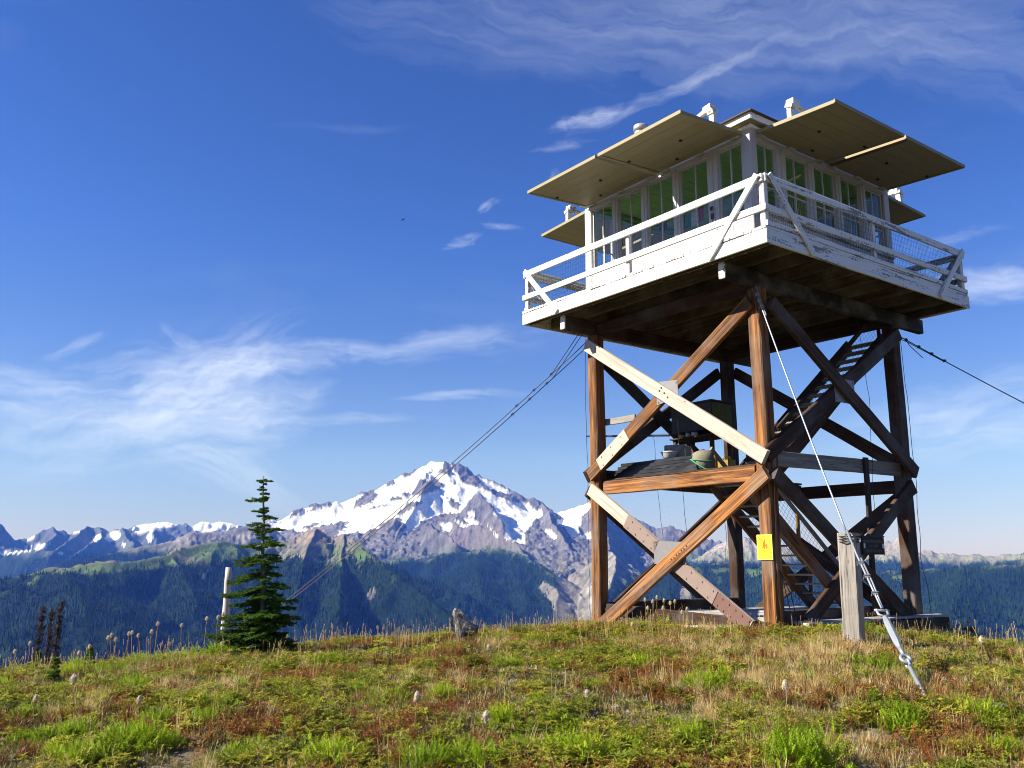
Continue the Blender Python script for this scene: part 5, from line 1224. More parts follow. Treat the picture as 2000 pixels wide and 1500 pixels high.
# ================================================================== plants
def mat_leaf(name, c0, c1, trans=0.35, rough=0.6, c2=None, base=None):
    m = NT(name); t = m.t
    c = m.ramp(m.rnd(), [(0.0, c0), (0.55, tuple((a+b)/2 for a, b in zip(c0, c1))), (1.0, c1)]) if c2 is None else m.ramp(m.rnd(), [(0.0, c0), (0.5, c1), (1.0, c2)])
    v = m.coord(perobj=False); c = m.mix(m.math('MULTIPLY', m.noise(v, 22, 3), 0.7), c, tuple(x*0.55 for x in c0))
    m.set(m.b.inputs['Base Color'], c); m.b.inputs['Roughness'].default_value = rough; m.b.inputs['Specular IOR Level'].default_value = 0.25
    tl = m.n('ShaderNodeBsdfTranslucent'); m.set(tl.inputs['Color'], c)
    mx = m.n('ShaderNodeMixShader'); mx.inputs[0].default_value = trans
    t.links.new(m.b.outputs[0], mx.inputs[1]); t.links.new(tl.outputs[0], mx.inputs[2]); t.links.new(mx.outputs[0], m.out.inputs['Surface'])
    return m.mat
M_DRY = mat_leaf('dry_grass', (0.56, 0.37, 0.12), (0.80, 0.66, 0.36), 0.35, c2=(0.66, 0.50, 0.17))
M_SEDGE = mat_leaf('green_sedge', (0.14, 0.18, 0.024), (0.27, 0.30, 0.06), 0.35, c2=(0.40, 0.36, 0.10))
M_HERB = mat_leaf('herb_leaf', (0.13, 0.18, 0.014), (0.32, 0.36, 0.028), 0.4, c2=(0.54, 0.47, 0.06))
M_RED = mat_leaf('red_leaf', (0.17, 0.05, 0.016), (0.36, 0.14, 0.035), 0.3, c2=(0.48, 0.29, 0.08))
M_SILVERLEAF = mat_leaf('silver_leaf', (0.42, 0.41, 0.32), (0.66, 0.62, 0.52), 0.2)
M_MAT = mat_leaf('heath_mat', (0.10, 0.09, 0.028), (0.30, 0.25, 0.08), 0.25, c2=(0.48, 0.34, 0.15))
M_FEATHER = mat_leaf('feathery_leaf', (0.26, 0.39, 0.012), (0.46, 0.57, 0.028), 0.45)
M_FEATHER_Y = mat_leaf('yellowing_leaf', (0.30, 0.32, 0.03), (0.42, 0.38, 0.05), 0.42)
M_STEM = mat_leaf('dry_stem', (0.30, 0.18, 0.08), (0.42, 0.30, 0.15), 0.1)
M_SEED = mat_leaf('seed_tuft', (0.66, 0.54, 0.36), (0.78, 0.68, 0.50), 0.4)
M_NEEDLE = mat_leaf('fir_needle', (0.085, 0.175, 0.024), (0.24, 0.35, 0.048), 0.38)
M_BARK = mat_timber('grey_bark', [(0.3, (0.05, 0.045, 0.04)), (0.5, (0.17, 0.15, 0.13)), (0.7, (0.34, 0.31, 0.28))], grey_amt=0, crack=0.4)
M_DEADTW = mat_leaf('dead_twig', (0.028, 0.015, 0.011), (0.060, 0.030, 0.019), 0.05)

def blade(mb, p, yaw, lean, length, w, curve=0.6, seg=3, m=0):
    """one bent grass blade or narrow leaf"""
    p = Vector(p); d = Vector((math.cos(yaw), math.sin(yaw), 0)); s = Vector((-d.y, d.x, 0)); V = []; q = p.copy(); a = lean
    for i in range(seg+1):
        ww = w*(1-(i/seg)**1.6)
        if i == seg: V.append(q.copy())
        else: V += [q - s*ww/2, q + s*ww/2]
        a2 = a + curve*i/seg; q = q + (d*math.sin(a2) + Vector((0, 0, math.cos(a2))))*length/seg
    F = [(2*i, 2*i+1, 2*i+3, 2*i+2) for i in range(seg-1)] + [(2*seg-2, 2*seg-1, 2*seg)]
    mb.add(V, F, m)
def leaf(mb, p, yaw, pitch, L, w, m=0):
    p = Vector(p); d = Vector((math.cos(yaw)*math.cos(pitch), math.sin(yaw)*math.cos(pitch), math.sin(pitch))); s = Vector((-math.sin(yaw), math.cos(yaw), 0)); u = s.cross(d)
    mb.add([p, p+d*L*0.5-s*w/2-u*w*0.15, p+d*L, p+d*L*0.5+s*w/2-u*w*0.15], [(0, 1, 2, 3)], m)
def proto(name, mb, mats):
    """a plant mesh used only through the scatter objects"""
    return bpy.data.objects.new(name, mb.mesh(name, mats))
R_ = random.Random(21)
def p_dry(k):
    mb = MB()
    for i in range(42):
        r = abs(R_.gauss(0, 0.05)); a = R_.uniform(0, 6.28)
        blade(mb, (r*math.cos(a), r*math.sin(a), -0.01), a+R_.gauss(0, .7), abs(R_.gauss(.18, .2)), R_.uniform(.07, .19)*(1+.2*k), R_.uniform(.0035, .0065), R_.uniform(.2, 1.1))
    return proto('dry_tuft', mb, M_DRY)
def p_sedge(k):
    mb = MB()
    for i in range(22):
        r = abs(R_.gauss(0, 0.03)); a = R_.uniform(0, 6.28)
        blade(mb, (r*math.cos(a), r*math.sin(a), -0.01), a+R_.gauss(0, .6), abs(R_.gauss(.4, .25)), R_.uniform(.05, .12), R_.uniform(.005, .010), R_.uniform(.3, 1.0))
    return proto('sedge_tuft', mb, M_SEDGE)
def p_herb(k):
    mb = MB()
    for i in range(16+k):
        a = R_.uniform(0, 6.28); r = R_.uniform(0, .10); h = R_.uniform(.04, .13); le = R_.uniform(.1, .8)
        p = Vector((r*math.cos(a), r*math.sin(a), 0)); q = p + Vector((math.cos(a)*math.sin(le), math.sin(a)*math.sin(le), math.cos(le)))*h
        mb.bar(p, q, .0022); n = R_.randint(5, 7)
        for j in range(n): leaf(mb, q, a+6.28*j/n+R_.gauss(0, .2), R_.uniform(-.1, .6), R_.uniform(.028, .052), R_.uniform(.011, .020))
    return proto('herb_plant', mb, M_HERB)
def p_red(k):
    mb = MB()
    for i in range(12):
        a = R_.uniform(0, 6.28); r = R_.uniform(0, .09); h = R_.uniform(.06, .15); le = R_.uniform(0, .45)
        d = Vector((math.cos(a)*math.sin(le), math.sin(a)*math.sin(le), math.cos(le))); p = Vector((r*math.cos(a), r*math.sin(a), 0)); mb.bar(p, p+d*h, .0025)
        for j in range(9): leaf(mb, p+d*h*(0.15+.85*j/8), R_.uniform(0, 6.28), R_.uniform(-.3, .8), R_.uniform(.018, .040), R_.uniform(.009, .017))
    return proto('red_plant', mb, M_RED)
def p_silver(k):
    mb = MB()
    for i in range(6):
        cx, cy = R_.gauss(0, .06), R_.gauss(0, .06)
        for j in range(9): leaf(mb, (cx, cy, .005), R_.uniform(0, 6.28), R_.uniform(.1, 1.2), R_.uniform(.03, .065), R_.uniform(.008, .014))
    return proto('silver_plant', mb, M_SILVERLEAF)
def p_mat(k):
    mb = MB()
    for i in range(60):
        r = abs(R_.gauss(0, .085)); a = R_.uniform(0, 6.28)
        leaf(mb, (r*math.cos(a), r*math.sin(a), R_.uniform(-.005, .02)), R_.uniform(0, 6.28), R_.uniform(.2, 1.4), R_.uniform(.02, .06), R_.uniform(.006, .012))
    return proto('heath_tuft', mb, M_MAT)
def p_stalk(k):
    mb = MB()
    for i in range(3):
        a = R_.uniform(0, 6.28); h = R_.uniform(.16, .34); p = Vector((R_.gauss(0, .03), R_.gauss(0, .03), 0)); le = abs(R_.gauss(0, .12))
        d = Vector((math.cos(a)*math.sin(le), math.sin(a)*math.sin(le), math.cos(le))); q = p+d*h; mb.tube([p, q], [.0022, .0014], 3)
        for j in range(9): leaf(mb, q-d*.006*j, R_.uniform(0, 6.28), R_.uniform(.5, 1.4), R_.uniform(.012, .022), .006)
    return proto('seeding_stalk', mb, M_DRY)

def inst_objects(protos):
    def f(g, ip):
        jn = g.nodes.new('GeometryNodeJoinGeometry')
        for o in protos:
            oi = g.nodes.new('GeometryNodeObjectInfo'); oi.inputs['Object'].default_value = o; oi.transform_space = 'ORIGINAL'
            gi = g.nodes.new('GeometryNodeGeometryToInstance'); g.links.new(oi.outputs['Geometry'], gi.inputs[0]); g.links.new(gi.outputs[0], jn.inputs[0])
        g.links.new(jn.outputs[0], ip.inputs['Instance'])
    return f
_rm = np.random.default_rng(17)
def sample_meadow(per_m2, field, rmax=21.5, rmin=4.6):
    azm = math.radians(37); area = azm*(rmax**2-rmin**2); n = int(per_m2*area)
    az = _rm.uniform(-azm, azm, n); r = np.sqrt(_rm.uniform(rmin**2, rmax**2, n)); x, y = r*np.sin(az), r*np.cos(az)
    keep = _rm.random(n) < np.clip(field(x, y), 0, 1)
    x, y = x[keep], y[keep]
    # keep the boards under the tower and the bare spots free
    lx = (x-TX)*UX.x + (y-TY)*UX.y; ly = (x-TX)*UY.x + (y-TY)*UY.y
    k = ~((lx > -1.7) & (lx < 2.6) & (ly > -2.6) & (ly < 1.4))
    return x[k], y[k]
def bare(x, y):
    b = np.zeros(len(x))
    for px, py, r, wx, wy in ((1690, 1485, 7.8, .75, .38), (1325, 1318, 10.9, .5, .3), (1690, 1400, 8.9, .5, .22), (1960, 1392, 9.2, .3, .2), (430, 1440, 8.5, .4, .2), (620, 1400, 9.2, .4, .15), (1000, 1445, 8.5, .3, .15), (1290, 1390, 9.2, .3, .15)):
        q = onray(px, py, r); b = np.maximum(b, np.exp(-(((x-q.x)/wx)**2 + ((y-q.y)/wy)**2)**2))
    n = fbm(x*0.9, y*0.9, 4, 200)
    return np.maximum(b*1.1, sst(0.20, 0.42, n)*0.8)
def fld(seed, scale, lo, hi, base=0.0):
    return lambda x, y: (base + (1-base)*sst(lo, hi, fbm(x*scale, y*scale, 4, seed)))*(1-bare(x, y))
def scatter(name, label, cat, protos, per, field, s0, s1, tall=1.0):
    x, y = sample_meadow(per, field); n = len(x); z = ground_z(x, y)
    s = _rm.uniform(s0, s1, n); sz = s*tall*_rm.uniform(.8, 1.2, n)
    o = gn_scatter(name, np.stack([x, y, z], 1), {'size': ('FLOAT_VECTOR', np.stack([s, s, sz], 1)), 'turn': ('FLOAT_VECTOR', np.stack([_rm.normal(0, .12, n), _rm.normal(0, .12, n), _rm.uniform(0, 6.28, n)], 1)), 'pick': ('INT', _rm.integers(0, len(protos), n))}, inst_objects(protos))
    tag(o, label, cat, kind='stuff'); print(name, n); return o
scatter('heath_mat', 'low brown green heath covering the ground of the ridge top meadow', 'ground cover', [p_mat(k) for k in range(4)], 105, lambda x, y: (0.45+0.55*sst(-.2, .25, fbm(x*1.3, y*1.3, 3, 310)))*(1-bare(x, y)*0.95), 0.7, 1.5)
scatter('dry_grass', 'dry straw coloured grass growing through the ridge top meadow', 'grass', [p_dry(k) for k in range(4)], 210, (lambda x, y: np.maximum(fld(301, 0.42, -0.02, 0.34, 0.07)(x, y)*(0.40+0.45*sst(-1.0, 2.5, x)), 0.80*np.exp(-(((x-3.6)/1.7)**2 + ((y-11.3)/1.5)**2)))), 0.42, 0.9)
scatter('green_sedge', 'short green sedge growing in tufts over the meadow', 'grass', [p_sedge(k) for k in range(4)], 90, fld(302, 0.8, -0.15, 0.35, 0.15), 0.6, 1.2)
scatter('leafy_herbs', 'small yellow green leafy herbs spread over the meadow', 'herbs', [p_herb(k) for k in range(4)], 58, (lambda x, y: fld(303, 0.6, -0.10, 0.30, 0.12)(x, y)*(1-0.85*np.exp(-(((x-3.6)/1.7)**2 + ((y-11.3)/1.5)**2)))), 0.7, 1.45)
scatter('red_foliage', 'rust red autumn foliage in patches over the meadow', 'herbs', [p_red(k) for k in range(4)], 85, fld(304, 0.6, -0.06, 0.32, 0.08), 0.6, 1.15)
scatter('silver_herbs', 'low silver grey leaves in patches near the bare soil', 'herbs', [p_silver(k) for k in range(3)], 50, fld(305, 0.9, -0.15, 0.40, 0.10), 0.7, 1.3)
scatter('seeding_stalks', 'thin dry seeding stalks standing above the meadow', 'grass stalks', [p_stalk(k) for k in range(4)], 12, lambda x, y: 0.22+0.78*sst(13.3, 15.0, np.hypot(x, y)), 0.6, 1.35)

def ground_at(px, py):
    """where the line of sight through a pixel meets the meadow"""
    a, s = ray(px, py); a = float(a); s = float(s); r = np.arange(5.0, 26, 0.02)
    z = ground_z(r*math.sin(a), r*math.cos(a)); d = CAM_H + r*s - z
    k = np.argmax(d < 0) if (d < 0).any() else int(np.argmin(np.where(r < 17, d, 99)))
    return r[k]*math.sin(a), r[k]*math.cos(a), float(z[k])

# ---- feathery green clumps: each is a thing (stems and leaves), three builds shared
def clump_meshes(k, mat):
    """a low mound of finely cut leaves: stems, and sprigs of narrow leaflets filling a dome"""
    rg = random.Random(50+k); st = MB(); lf = MB(); lobes = [(rg.uniform(-.12, .12), rg.uniform(-.12, .12), rg.uniform(.12, .2), rg.uniform(.10, .2)) for _ in range(5)]
    for i in range(330):
        cx, cy, R, Hh = lobes[i % 5]; a = rg.uniform(0, 6.28); u = rg.random(); el = math.asin(u); rr = rg.uniform(.55, 1.0)
        o = Vector((math.cos(a)*math.cos(el)*R, math.sin(a)*math.cos(el)*R, u*Hh))*rr; p = Vector((cx, cy, 0)) + o
        d = (o.normalized() + Vector((rg.gauss(0, .35), rg.gauss(0, .35), .55))).normalized(); L = rg.uniform(.045, .085)
        if i % 4 == 0: st.tube([(cx*.5, cy*.5, 0), p, p+d*L*.5], [.003, .0022, .001], 3)
        s = d.cross(Vector((rg.gauss(0, 1), rg.gauss(0, 1), rg.gauss(0, 1)))).normalized()
        for j in range(5):
            c = p + d*L*j/5; pl = .030*(1-.12*j)
            for sg in (-1, 1):
                dd = (s*sg + d*.8).normalized(); leaf(lf, c, math.atan2(dd.y, dd.x)+rg.uniform(-.3, .3), math.asin(max(-1, min(1, dd.z))), pl, .0095)
    return st.mesh('stem', M_FEATHER), lf.mesh('leaves', mat)
CM = [clump_meshes(k, M_FEATHER) for k in range(3)] + [clump_meshes(3, M_FEATHER_Y)]
CLUMPS = [(1552,1500,175,0),(1140,1482,130,1),(1203,1496,100,2),(1762,1425,95,0),(1912,1405,95,1),(912,1496,125,2),(811,1500,115,0),(1356,1465,115,1),(1415,1496,70,2),(1112,1430,90,0),(986,1422,95,1),(1017,1468,75,2),(1241,1475,85,0),(647,1490,120,2),
          (245,1470,115,1),(392,1425,85,0),(413,1388,90,2),(308,1418,80,1),(133,1446,75,0),(52,1455,80,2),(49,1405,60,1),(98,1365,55,0),(241,1356,70,2),(210,1322,65,1),(563,1353,55,0),(605,1380,55,1),(630,1302,65,2),(690,1355,50,0),(699,1356,65,1),(755,1372,70,2),(867,1366,65,0),
          (993,1305,60,1),(1035,1260,50,2),(1087,1308,40,0),(776,1430,45,3),(1245,1308,70,1),(1297,1230,84,2),(1380,1346,90,0),(1681,1248,80,1),(1702,1304,65,2),(1685,1322,40,0),(1548,1442,55,3),(1933,1338,45,3),(1384,1308,38,1),(297,1296,72,2),(350,1294,75,0),(437,1280,85,1),(130,1404,42,3),
          (20,1345,55,2),(150,1320,60,0),(1440,1300,45,2),(1850,1300,40,0),(1970,1330,50,1),(1600,1330,45,2),(560,1430,60,1),(480,1480,75,0),(180,1495,90,1),(1870,1480,70,3),(1960,1470,80,0),(1480,1440,60,1),(1620,1455,55,2),(1050,1380,50,0),(930,1345,45,1),(830,1310,45,2),(730,1280,40,0),(1160,1345,45,1),(1480,1370,50,2),(1800,1330,45,0),(340,1460,60,1),(100,1480,80,2),(540,1390,50,1),(480,1340,45,0),(1300,1420,55,2)]
CLUMP_LABEL = {(1552,1500): 'largest feathery green clump, at the bottom edge right of centre', (1140,1482): 'large green clump at the bottom edge below the tower', (1203,1496): 'green clump touching the bottom edge just right of the large one below the tower',
 (1762,1425): 'round bright green clump just below the anchor rod in the grass', (1912,1405): 'round green clump near the right edge, right of the anchor rod', (912,1496): 'broad green clump at the bottom edge just left of centre', (811,1500): 'green clump at the bottom edge, left of the broad one near centre',
 (1356,1465): 'green clump left of the largest one at the bottom edge', (1112,1430): 'green clump above the large one below the tower', (986,1422): 'green clump in the middle of the meadow below the boulder', (647,1490): 'green clump at the bottom edge below the young fir', (245,1470): 'broad green clump at bottom left, below the dead branch',
 (180,1495): 'green clump at the bottom left edge', (392,1425): 'green clump just right of the dead branch, lower one', (413,1388): 'green clump just right of the dead branch, upper one', (297,1296): 'broad yellow green clump on the crest under the left row of seed heads', (437,1280): 'green clump at the foot of the pale log post',
 (350,1294): 'green clump on the crest left of the log post', (1681,1248): 'dark green leafy clump at the foot of the square grey post', (1702,1304): 'green clump between the grey post and the turnbuckle', (1297,1230): 'green clump on the crest before the left side of the tower', (1380,1346): 'green clump below the front leg of the tower, beside bare soil',
 (1245,1308): 'green clump below the left side of the tower', (1960,1470): 'green clump in the bottom right corner', (1870,1480): 'yellow clump in the bottom right corner', (1548,1442): 'yellow clump just above the largest green clump', (1933,1338): 'yellow clump at the base of the seed head near the right edge'}
for i, (px, py, wpx, v) in enumerate(CLUMPS):
    x, y, z = ground_at(px, py); d = math.hypot(x, y); w = wpx/FPX*d
    t = empty('leaf_clump', (x, y, z-0.02), R_.uniform(0, 6.28), CLUMP_LABEL.get((px, py), 'small feathery green clump of leaves growing low in the meadow' if v != 3 else 'small clump of leaves turned yellow in the meadow'), 'leafy plant', 'leaf clumps in the meadow' if v != 3 else 'yellow leaf clumps in the meadow')
    s = w/0.42; t.scale = (s, s*R_.uniform(.85, 1.15), min(s, 1.6)*R_.uniform(.85, 1.15))
    link('stem', CM[v][0], t); link('leaves', CM[v][1], t)

# ---- pale tufted seed heads on tall stems
def seed_meshes(k):
    rg = random.Random(80+k); h = MB(); n = 150
    for i in range(n):
        a = rg.uniform(0, 6.28); e = rg.uniform(-1.2, 1.5); leaf(h, (0, 0, .035), a, e, rg.uniform(.028, .048), .006)
    h.tube([(0, 0, 0), (0, 0, .02), (0, 0, .05), (0, 0, .075)], [.006, .021, .020, .006], 7)
    h.v = [(x*.95, y*.95, z*.9) for x, y, z in h.v]
    return h.mesh('seed_head', M_SEED)
SM = [seed_meshes(k) for k in range(3)]
ST = MB().tube([(0, 0, 0), (.02, 0, .4), (0.0, .01, .75), (0, 0, 1)], [.006, .005, .004, .0035], 5).mesh('stem', M_STEM)
lv = MB()
for j in range(9): leaf(lv, (0, 0, .0), 6.28*j/9, .5, .07, .018)
LV = lv.mesh('leaf_whorl', M_FEATHER_Y)
HEADS = [(29,1273,14.6),(59,1257,14.6),(175,1263,14.4),(154,1276,14.2),(211,1246,14.5),(218,1241,14.7),(226,1249,14.4),(258,1236,14.6),(252,1238,14.8),(270,1242,14.4),(296,1234,14.5),(308,1219,14.6),(355,1222,14.6),(404,1209,14.5),(426,1206,14.7),(436,1200,14.9),
         (1260,1172,14.6),(1283,1167,14.6),(1297,1173,14.8),(1318,1175,14.7),(1275,1175,14.5),(1265,1188,14.3),(1309,1178,14.6),(1332,1196,14.4),(1295,1188,13.6),(1342,1190,14.5),
         (137,1346,-58),(268,1378,-40),(65,1378,-40),(954,1271,-40),(813,1377,-70),(949,1420,-85),(1147,1363,-45),(1538,1356,-62),(1925,1271,-62),(1236,1225,-35),(560,1242,-30),(1895,1222,-30)]
HEAD_LABEL = {(137,1346): 'large seed head standing in the meadow left of the dead branch', (268,1378): 'seed head beside the lower end of the dead branch', (65,1378): 'seed head near the left edge below the tiny fir seedling', (954,1271): 'seed head just below and right of the boulder',
 (813,1377): 'seed head in mid meadow left of centre, below the boulder', (949,1420): 'seed head on the longest stem, low in mid meadow', (1147,1363): 'seed head in the meadow below the left leg of the tower', (1538,1356): 'large seed head in the meadow below the front leg of the tower',
 (1925,1271): 'large seed head near the right edge, right of the turnbuckle', (1236,1225): 'low seed head on the crest at the foot of the left leg', (560,1242): 'seed head just right of the foot of the young fir', (1895,1222): 'small seed head on the crest at far right', (29,1273): 'leftmost seed head on the crest', (308,1219): 'tallest seed head of the row left of the log post', (404,1209): 'seed head just left of the log post'}
for i, (px, py, r) in enumerate(HEADS):
    if r > 0: p = onray(px, py, r); x, y = p.x, p.y; z = gz(x, y); hgt = p.z-z
    else:
        x, y, z = ground_at(px, py-r); d = math.hypot(x, y); hgt = -r/FPX*d*1.04
    hgt = max(hgt, .12); big = (1.5 if abs(r) > 55 else 1.15) if r < 0 else 1.0
    t = empty('seed_head_stalk', (x, y, z), R_.uniform(0, 6.28), HEAD_LABEL.get((px, py), 'pale fluffy seed head on the crest left of the young fir' if px < 500 else 'pale fluffy seed head before the left side of the tower'), 'seed head', 'seed heads on the crest at left' if px < 500 else 'seed heads before the tower')
    s = link('stem', ST, t); s.scale = (1, 1, hgt); h = link('seed_head', SM[i % 3], t); h.location = (0, 0, hgt-.03); h.scale = (big*1.0,)*3
    l = link('leaf_whorl', LV, t); l.location = (0, 0, hgt*.35); l.scale = (.8,)*3

# ---- young fir
def fir_branch(nd, wd, p, az, L, droop, rg, dens=1.0):
    d = Vector((math.cos(az), math.sin(az), -droop)).normalized(); s = Vector((-math.sin(az), math.cos(az), 0)); pts = [p.copy()]; n = 6
    for i in range(n):
        dd = (d + Vector((0, 0, droop*1.5*(i/n)**1.5))).normalized(); pts.append(pts[-1]+dd*L/n)
    wd.tube(pts, [0.010*(1-.8*i/n)*(0.5+L) for i in range(n+1)], 4)
    def needles(a, b, k):
        ax = (b-a).normalized(); t1 = ax.cross(Vector((0, 0, 1))).normalized(); t2 = t1.cross(ax)
        for i in range(k):
            c = a.lerp(b, (i+rg.random())/k); q = rg.uniform(-0.9, math.pi+0.9); o = (t1*math.cos(q) + t2*math.sin(q)*0.8)
            dn = (o + ax*rg.uniform(.4, 1.1)).normalized(); w = ax.cross(dn).normalized()*.009; ln = rg.uniform(.026, .044)
            nd.add([c-w, c+w, c+dn*ln], [(0, 1, 2)])
    for i in range(n): needles(pts[i], pts[i+1], int((14+L*22)*dens*(0.35 if i == 0 and L > .3 else 1)))
    m = max(3, int(L/0.042))
    for j in range(m):
        t = 0.12+0.85*j/m; k = min(n-1, int(t*n)); c = pts[k].lerp(pts[k+1], t*n-k); tl = L*(0.42*(1-t)+0.10)*rg.uniform(.75, 1.2); tl = min(tl, .26)
        for sg in (-1, 1):
            dd = (s*sg*rg.uniform(.7, 1.1) + d*rg.uniform(.6, .95) + Vector((0, 0, rg.uniform(-.30, .34)))).normalized(); e = c+dd*tl
            wd.tube([c, e], [.003, .0015], 3, cap=False); needles(c, e, max(8, int(tl*260*dens)))
def fir(name, x, y, ztop, label, tiers, H=None, seed=1, lean=0.02):
    rg = random.Random(seed); z0 = gz(x, y)-0.04; H = ztop-z0; t = empty(name, (x, y, z0), 0, label, 'fir tree')
    tp = [Vector((lean*i/9 + 0.012*math.sin(2.1*i), 0.01*math.sin(i), H*i/9)) for i in range(10)]
    MB().tube(tp, [0.052*(1-i/9.6)*H/2.76+.004 for i in range(10)], 8).build('trunk', M_BARK, t, True)
    nd = MB(); wd = MB()
    for hf, lens in tiers:
        k = min(8, int(hf*9)); p = tp[k].lerp(tp[k+1], hf*9-k)
        for az, L in lens: fir_branch(nd, wd, p+Vector((0, 0, rg.uniform(-.055, .055)*H/2.76)), az, L*H/2.76, 0.08+0.24*(1-hf)+rg.uniform(-.16, .16), rg)
    # leader
    e = tp[-1]
    for i in range(30): 
        c = e-Vector((0, 0, .12*rg.random())); a = rg.uniform(0, 6.28); nd.add([c, c+Vector((.005, 0, 0)), c+Vector((math.cos(a)*.02, math.sin(a)*.02, .015))], [(0, 1, 2)])
    cr = nd.build('crown', M_NEEDLE, t); wd.build('limbs', M_BARK, cr); return t
rg = random.Random(9); RIGHT, LEFT = 0.0, math.pi
def ring(hf, n, L, extra=(), jit=.45):
    n = max(3, n-2) if .25 < hf < .85 else n; L = L*(0.85 if hf > .6 else 1)
    return (hf, [(6.28*k/n + rg.uniform(-jit, jit) + hf*40, L*rg.uniform(.6, 1.25)) for k in range(n)] + list(extra))
def yfrac(yc): return 1-(yc-175)/1225
TIERS = [ring(yfrac(215), 4, .07, [(RIGHT, .14), (LEFT, .10)]), ring(yfrac(268), 4, .07, [(RIGHT, .09), (LEFT, .08)]), ring(yfrac(315), 4, .07), ring(yfrac(335), 5, .10, [(LEFT, .27), (RIGHT+.3, .08)]),
         ring(yfrac(385), 5, .10), ring(yfrac(400), 4, .10, [(LEFT+.2, .17)]), ring(yfrac(430), 5, .12), ring(yfrac(462), 5, .14, [(LEFT, .26), (RIGHT, .20)]), ring(yfrac(490), 5, .15), ring(yfrac(535), 6, .17, [(RIGHT, .31), (LEFT+.3, .22)]), ring(yfrac(548), 4, .15),
         ring(yfrac(605), 6, .22, [(LEFT, .34), (RIGHT+.2, .32)]), ring(yfrac(640), 6, .22, [(RIGHT-.4, .30)]), ring(yfrac(715), 6, .26, [(LEFT, .42), (RIGHT+.5, .25)]), ring(yfrac(745), 6, .26, [(LEFT+.4, .40)]), ring(yfrac(775), 5, .24, [(RIGHT, .24)]),
         ring(yfrac(825), 6, .28, [(LEFT, .55), (LEFT-.4, .5), (RIGHT, .28)]), ring(yfrac(905), 7, .34, [(LEFT, .64), (LEFT+.3, .58), (RIGHT+.1, .32)]), ring(yfrac(950), 7, .36, [(LEFT-.3, .55), (RIGHT, .30)]),
         ring(yfrac(985), 7, .36, [(RIGHT, .52), (RIGHT+.3, .5), (LEFT, .5)]), ring(yfrac(1030), 7, .38, [(LEFT-.2, .62)]), ring(yfrac(1070), 7, .40, [(LEFT, .66), (RIGHT-.2, .52), (RIGHT+.2, .55)]), ring(yfrac(1125), 8, .42, [(LEFT, .68), (RIGHT, .5)]), ring(yfrac(1165), 8, .42, [(LEFT+.1, .84), (LEFT-.2, .70)]),
         ring(yfrac(1205), 8, .44, [(RIGHT, .48), (LEFT, .72)]), ring(yfrac(1250), 9, .45, [(RIGHT+.2, .5), (LEFT-.3, .6)]), ring(yfrac(1300), 9, .44, [(RIGHT, .55)]), ring(yfrac(1345), 9, .40)]
fx = onray(515, 1265, 15.4); ft = onray(517, 930, 15.4)
fir('young_fir', fx.x, fx.y, ft.z, 'young green fir standing alone on the ridge before a log post', TIERS, seed=4, lean=-0.15)
for (px, py, hpx, lab) in ((102, 1338, 40, 'tiny blue green fir seedling at the left edge of the meadow'), (72, 1292, 32, 'tiny fir seedling in front of the three dead fir tops'), (170, 1310, 36, 'low fir seedling beside the pale seed heads')):
    x, y, z = ground_at(px, py); d = math.hypot(x, y); hh = hpx/FPX*d
    fir('fir_seedling', x, y, z+hh*1.1, lab, [ring(f, 6, L*2.2) for f, L in ((.12, .36), (.25, .34), (.4, .30), (.55, .26), (.7, .20), (.82, .14), (.93, .08))], seed=px)

# ---- three dead fir tops beyond the crest
def dead_fir(px, ptop, wpx, r, label, seed):
    rg = random.Random(seed); top = onray(px, ptop, r); zb = gz(top.x, top.y)-0.2; H = top.z-zb
    t = empty('dead_fir', (top.x, top.y, zb), 0, label, 'dead tree'); w = wpx/FPX*r/2
    MB().tube([(0.03*math.sin(i), 0, H*i/8) for i in range(9)], [.06*(1-i/8.3) for i in range(9)], 6).build('trunk', M_DEADTW, t)
    mb = MB()
    for i in range(230):
        f = 0.15+0.84*i/230; a = rg.uniform(0, 6.28); L = w*(1.12-f)*rg.uniform(.45, 1.15)+.03; c = Vector((0.03*math.sin(f*8), 0, H*f)); e = c+Vector((math.cos(a)*L, math.sin(a)*L, rg.uniform(-.12, .10)-L*.25))
        mb.tube([c, e], [.012, .005], 3, cap=False)
        for k in range(5):
            q = c.lerp(e, .35+.6*rg.random()); mb.tube([q, q+Vector((rg.uniform(-.09, .09), rg.uniform(-.09, .09), rg.uniform(-.07, .07)))], [.010, .003], 3, cap=False)
    mb.build('crown', M_DEADTW, t)
dead_fir(118, 1172, 34, 26, 'tallest and rightmost of the three brown dead fir tops', 1)
dead_fir(101, 1186, 24, 27, 'thin middle one of the three brown dead fir tops', 2)
dead_fir(83, 1180, 28, 26.5, 'leftmost of the three brown dead fir tops', 3)

# ---- boulder, dead branches, small stones
def rock(name, x, y, z, sx, sy, sz, label, cat, seed, mat, rot=(0, 0, 0), sub=3, wedge=0.0):
    bm = bmesh.new(); bmesh.ops.create_icosphere(bm, subdivisions=sub, radius=1.0)
    for v in bm.verts:
        c = v.co; n = fbm(np.array([c.x*1.3+seed]), np.array([c.y*1.3+c.z*1.7]), 4, seed)[0]
        v.co = c*(1+0.30*n)
        for ax in ((.6, .2, .77), (-.7, .5, .4), (.1, -.9, .3), (.8, -.5, .2)):
            q = Vector(ax); dd = v.co.dot(q)-0.72
            if dd > 0: v.co -= q*dd*0.8
    for v in bm.verts:
        c = v.co
        if wedge and c.z > -.2: c.z = -.2 + (c.z+.2)*(1-wedge*max(0.0, min(1.0, (c.x+.75)/1.4))); c.x *= 1.15
    me = bm_mesh(name, bm, mat, sub < 3); o = link(name, me); o.location = (x, y, z); o.scale = (sx, sy, sz); o.rotation_euler = rot
    return tag(o, label, cat)
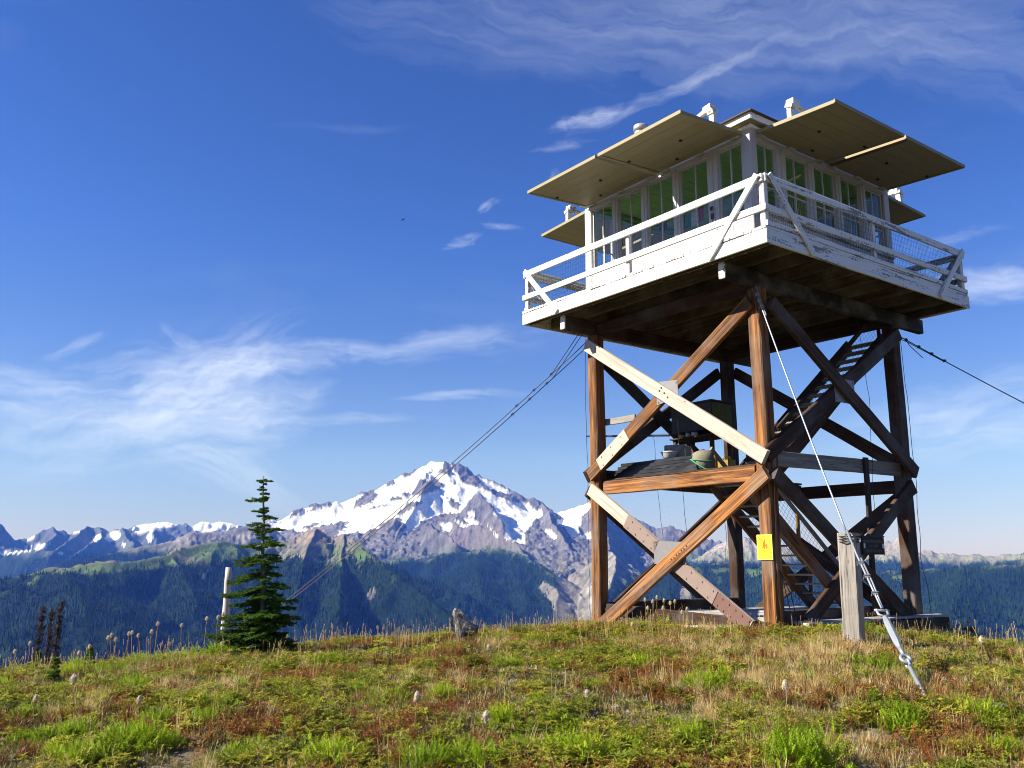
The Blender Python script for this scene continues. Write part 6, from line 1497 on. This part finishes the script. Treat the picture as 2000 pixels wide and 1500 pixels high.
def mat_rock():
    m = NT('lichen_rock'); v = m.coord(perobj=True); a = m.noise(v, 2.2, 6, .65); b = m.noise(v, 9, 5, .6)
    c = m.ramp(a, [(0.34, (0.035, 0.033, 0.032)), (0.46, (0.22, 0.21, 0.20)), (0.62, (0.40, 0.39, 0.37)), (0.75, (0.10, 0.10, 0.10))]); c = m.mix(m.ramp(b, [(0.42, 0.0), (0.5, 0.5)]), c, (0.05, 0.05, 0.05))
    m.bump(m.math('ADD', a, m.math('MULTIPLY', b, .5)), .7, .08); return m.fin(c, .9, .2)
M_ROCK = mat_rock()
q = onray(908, 1216, 15.6); rock('boulder', q.x, q.y, q.z-0.02, 0.215, 0.21, 0.40, 'lichen spotted grey boulder standing on the crest left of the tower', 'boulder', 3, M_ROCK, (0.1, -0.10, 0.1), 4, 0.85)
for (px, py, s, lab, sd_) in ((1712, 1486, .05, 'small dark stone on the bare soil at lower right', 5), (1420, 1468, .07, 'grey stone half hidden in the plants at bottom centre right', 6), (660, 1480, .06, 'small grey stone at the foot of a green clump', 8), (1955, 1392, .10, 'pale stone at the right edge beside bare ground', 9), (745, 1440, .05, 'small stone among grey herbs left of centre', 10)):
    x, y, z = ground_at(px, py); rock('stone', x, y, z+s*.2, s*1.5, s, s*.7, lab, 'stone', sd_, M_ROCK, (0, 0, sd_), 2)
x, y, z = ground_at(300, 1378); t = empty('dead_branch', (x, y, z), 0.2, 'bleached dead branch lying among the plants at left', 'branch')
rb = random.Random(4); mb = MB(); main = [Vector((-.45+.1*i, .05*math.sin(i*1.7), .05+.012*i+.004*math.sin(i*2.3))) for i in range(9)]; mb.tube(main, [.006-.0005*i for i in range(9)], 5); part('bough', mb, M_GREY, t, True)
for k in range(9):
    c = main[rb.randint(1, 7)]; e = c+Vector((rb.uniform(-.05, .35), rb.uniform(-.15, .15), rb.uniform(.0, .16))); mb = MB(); mb.tube([c, c.lerp(e, .5)+Vector((0, 0, .02)), e], [.003, .0025, .001], 4); part('twig', mb, M_GREY, t)
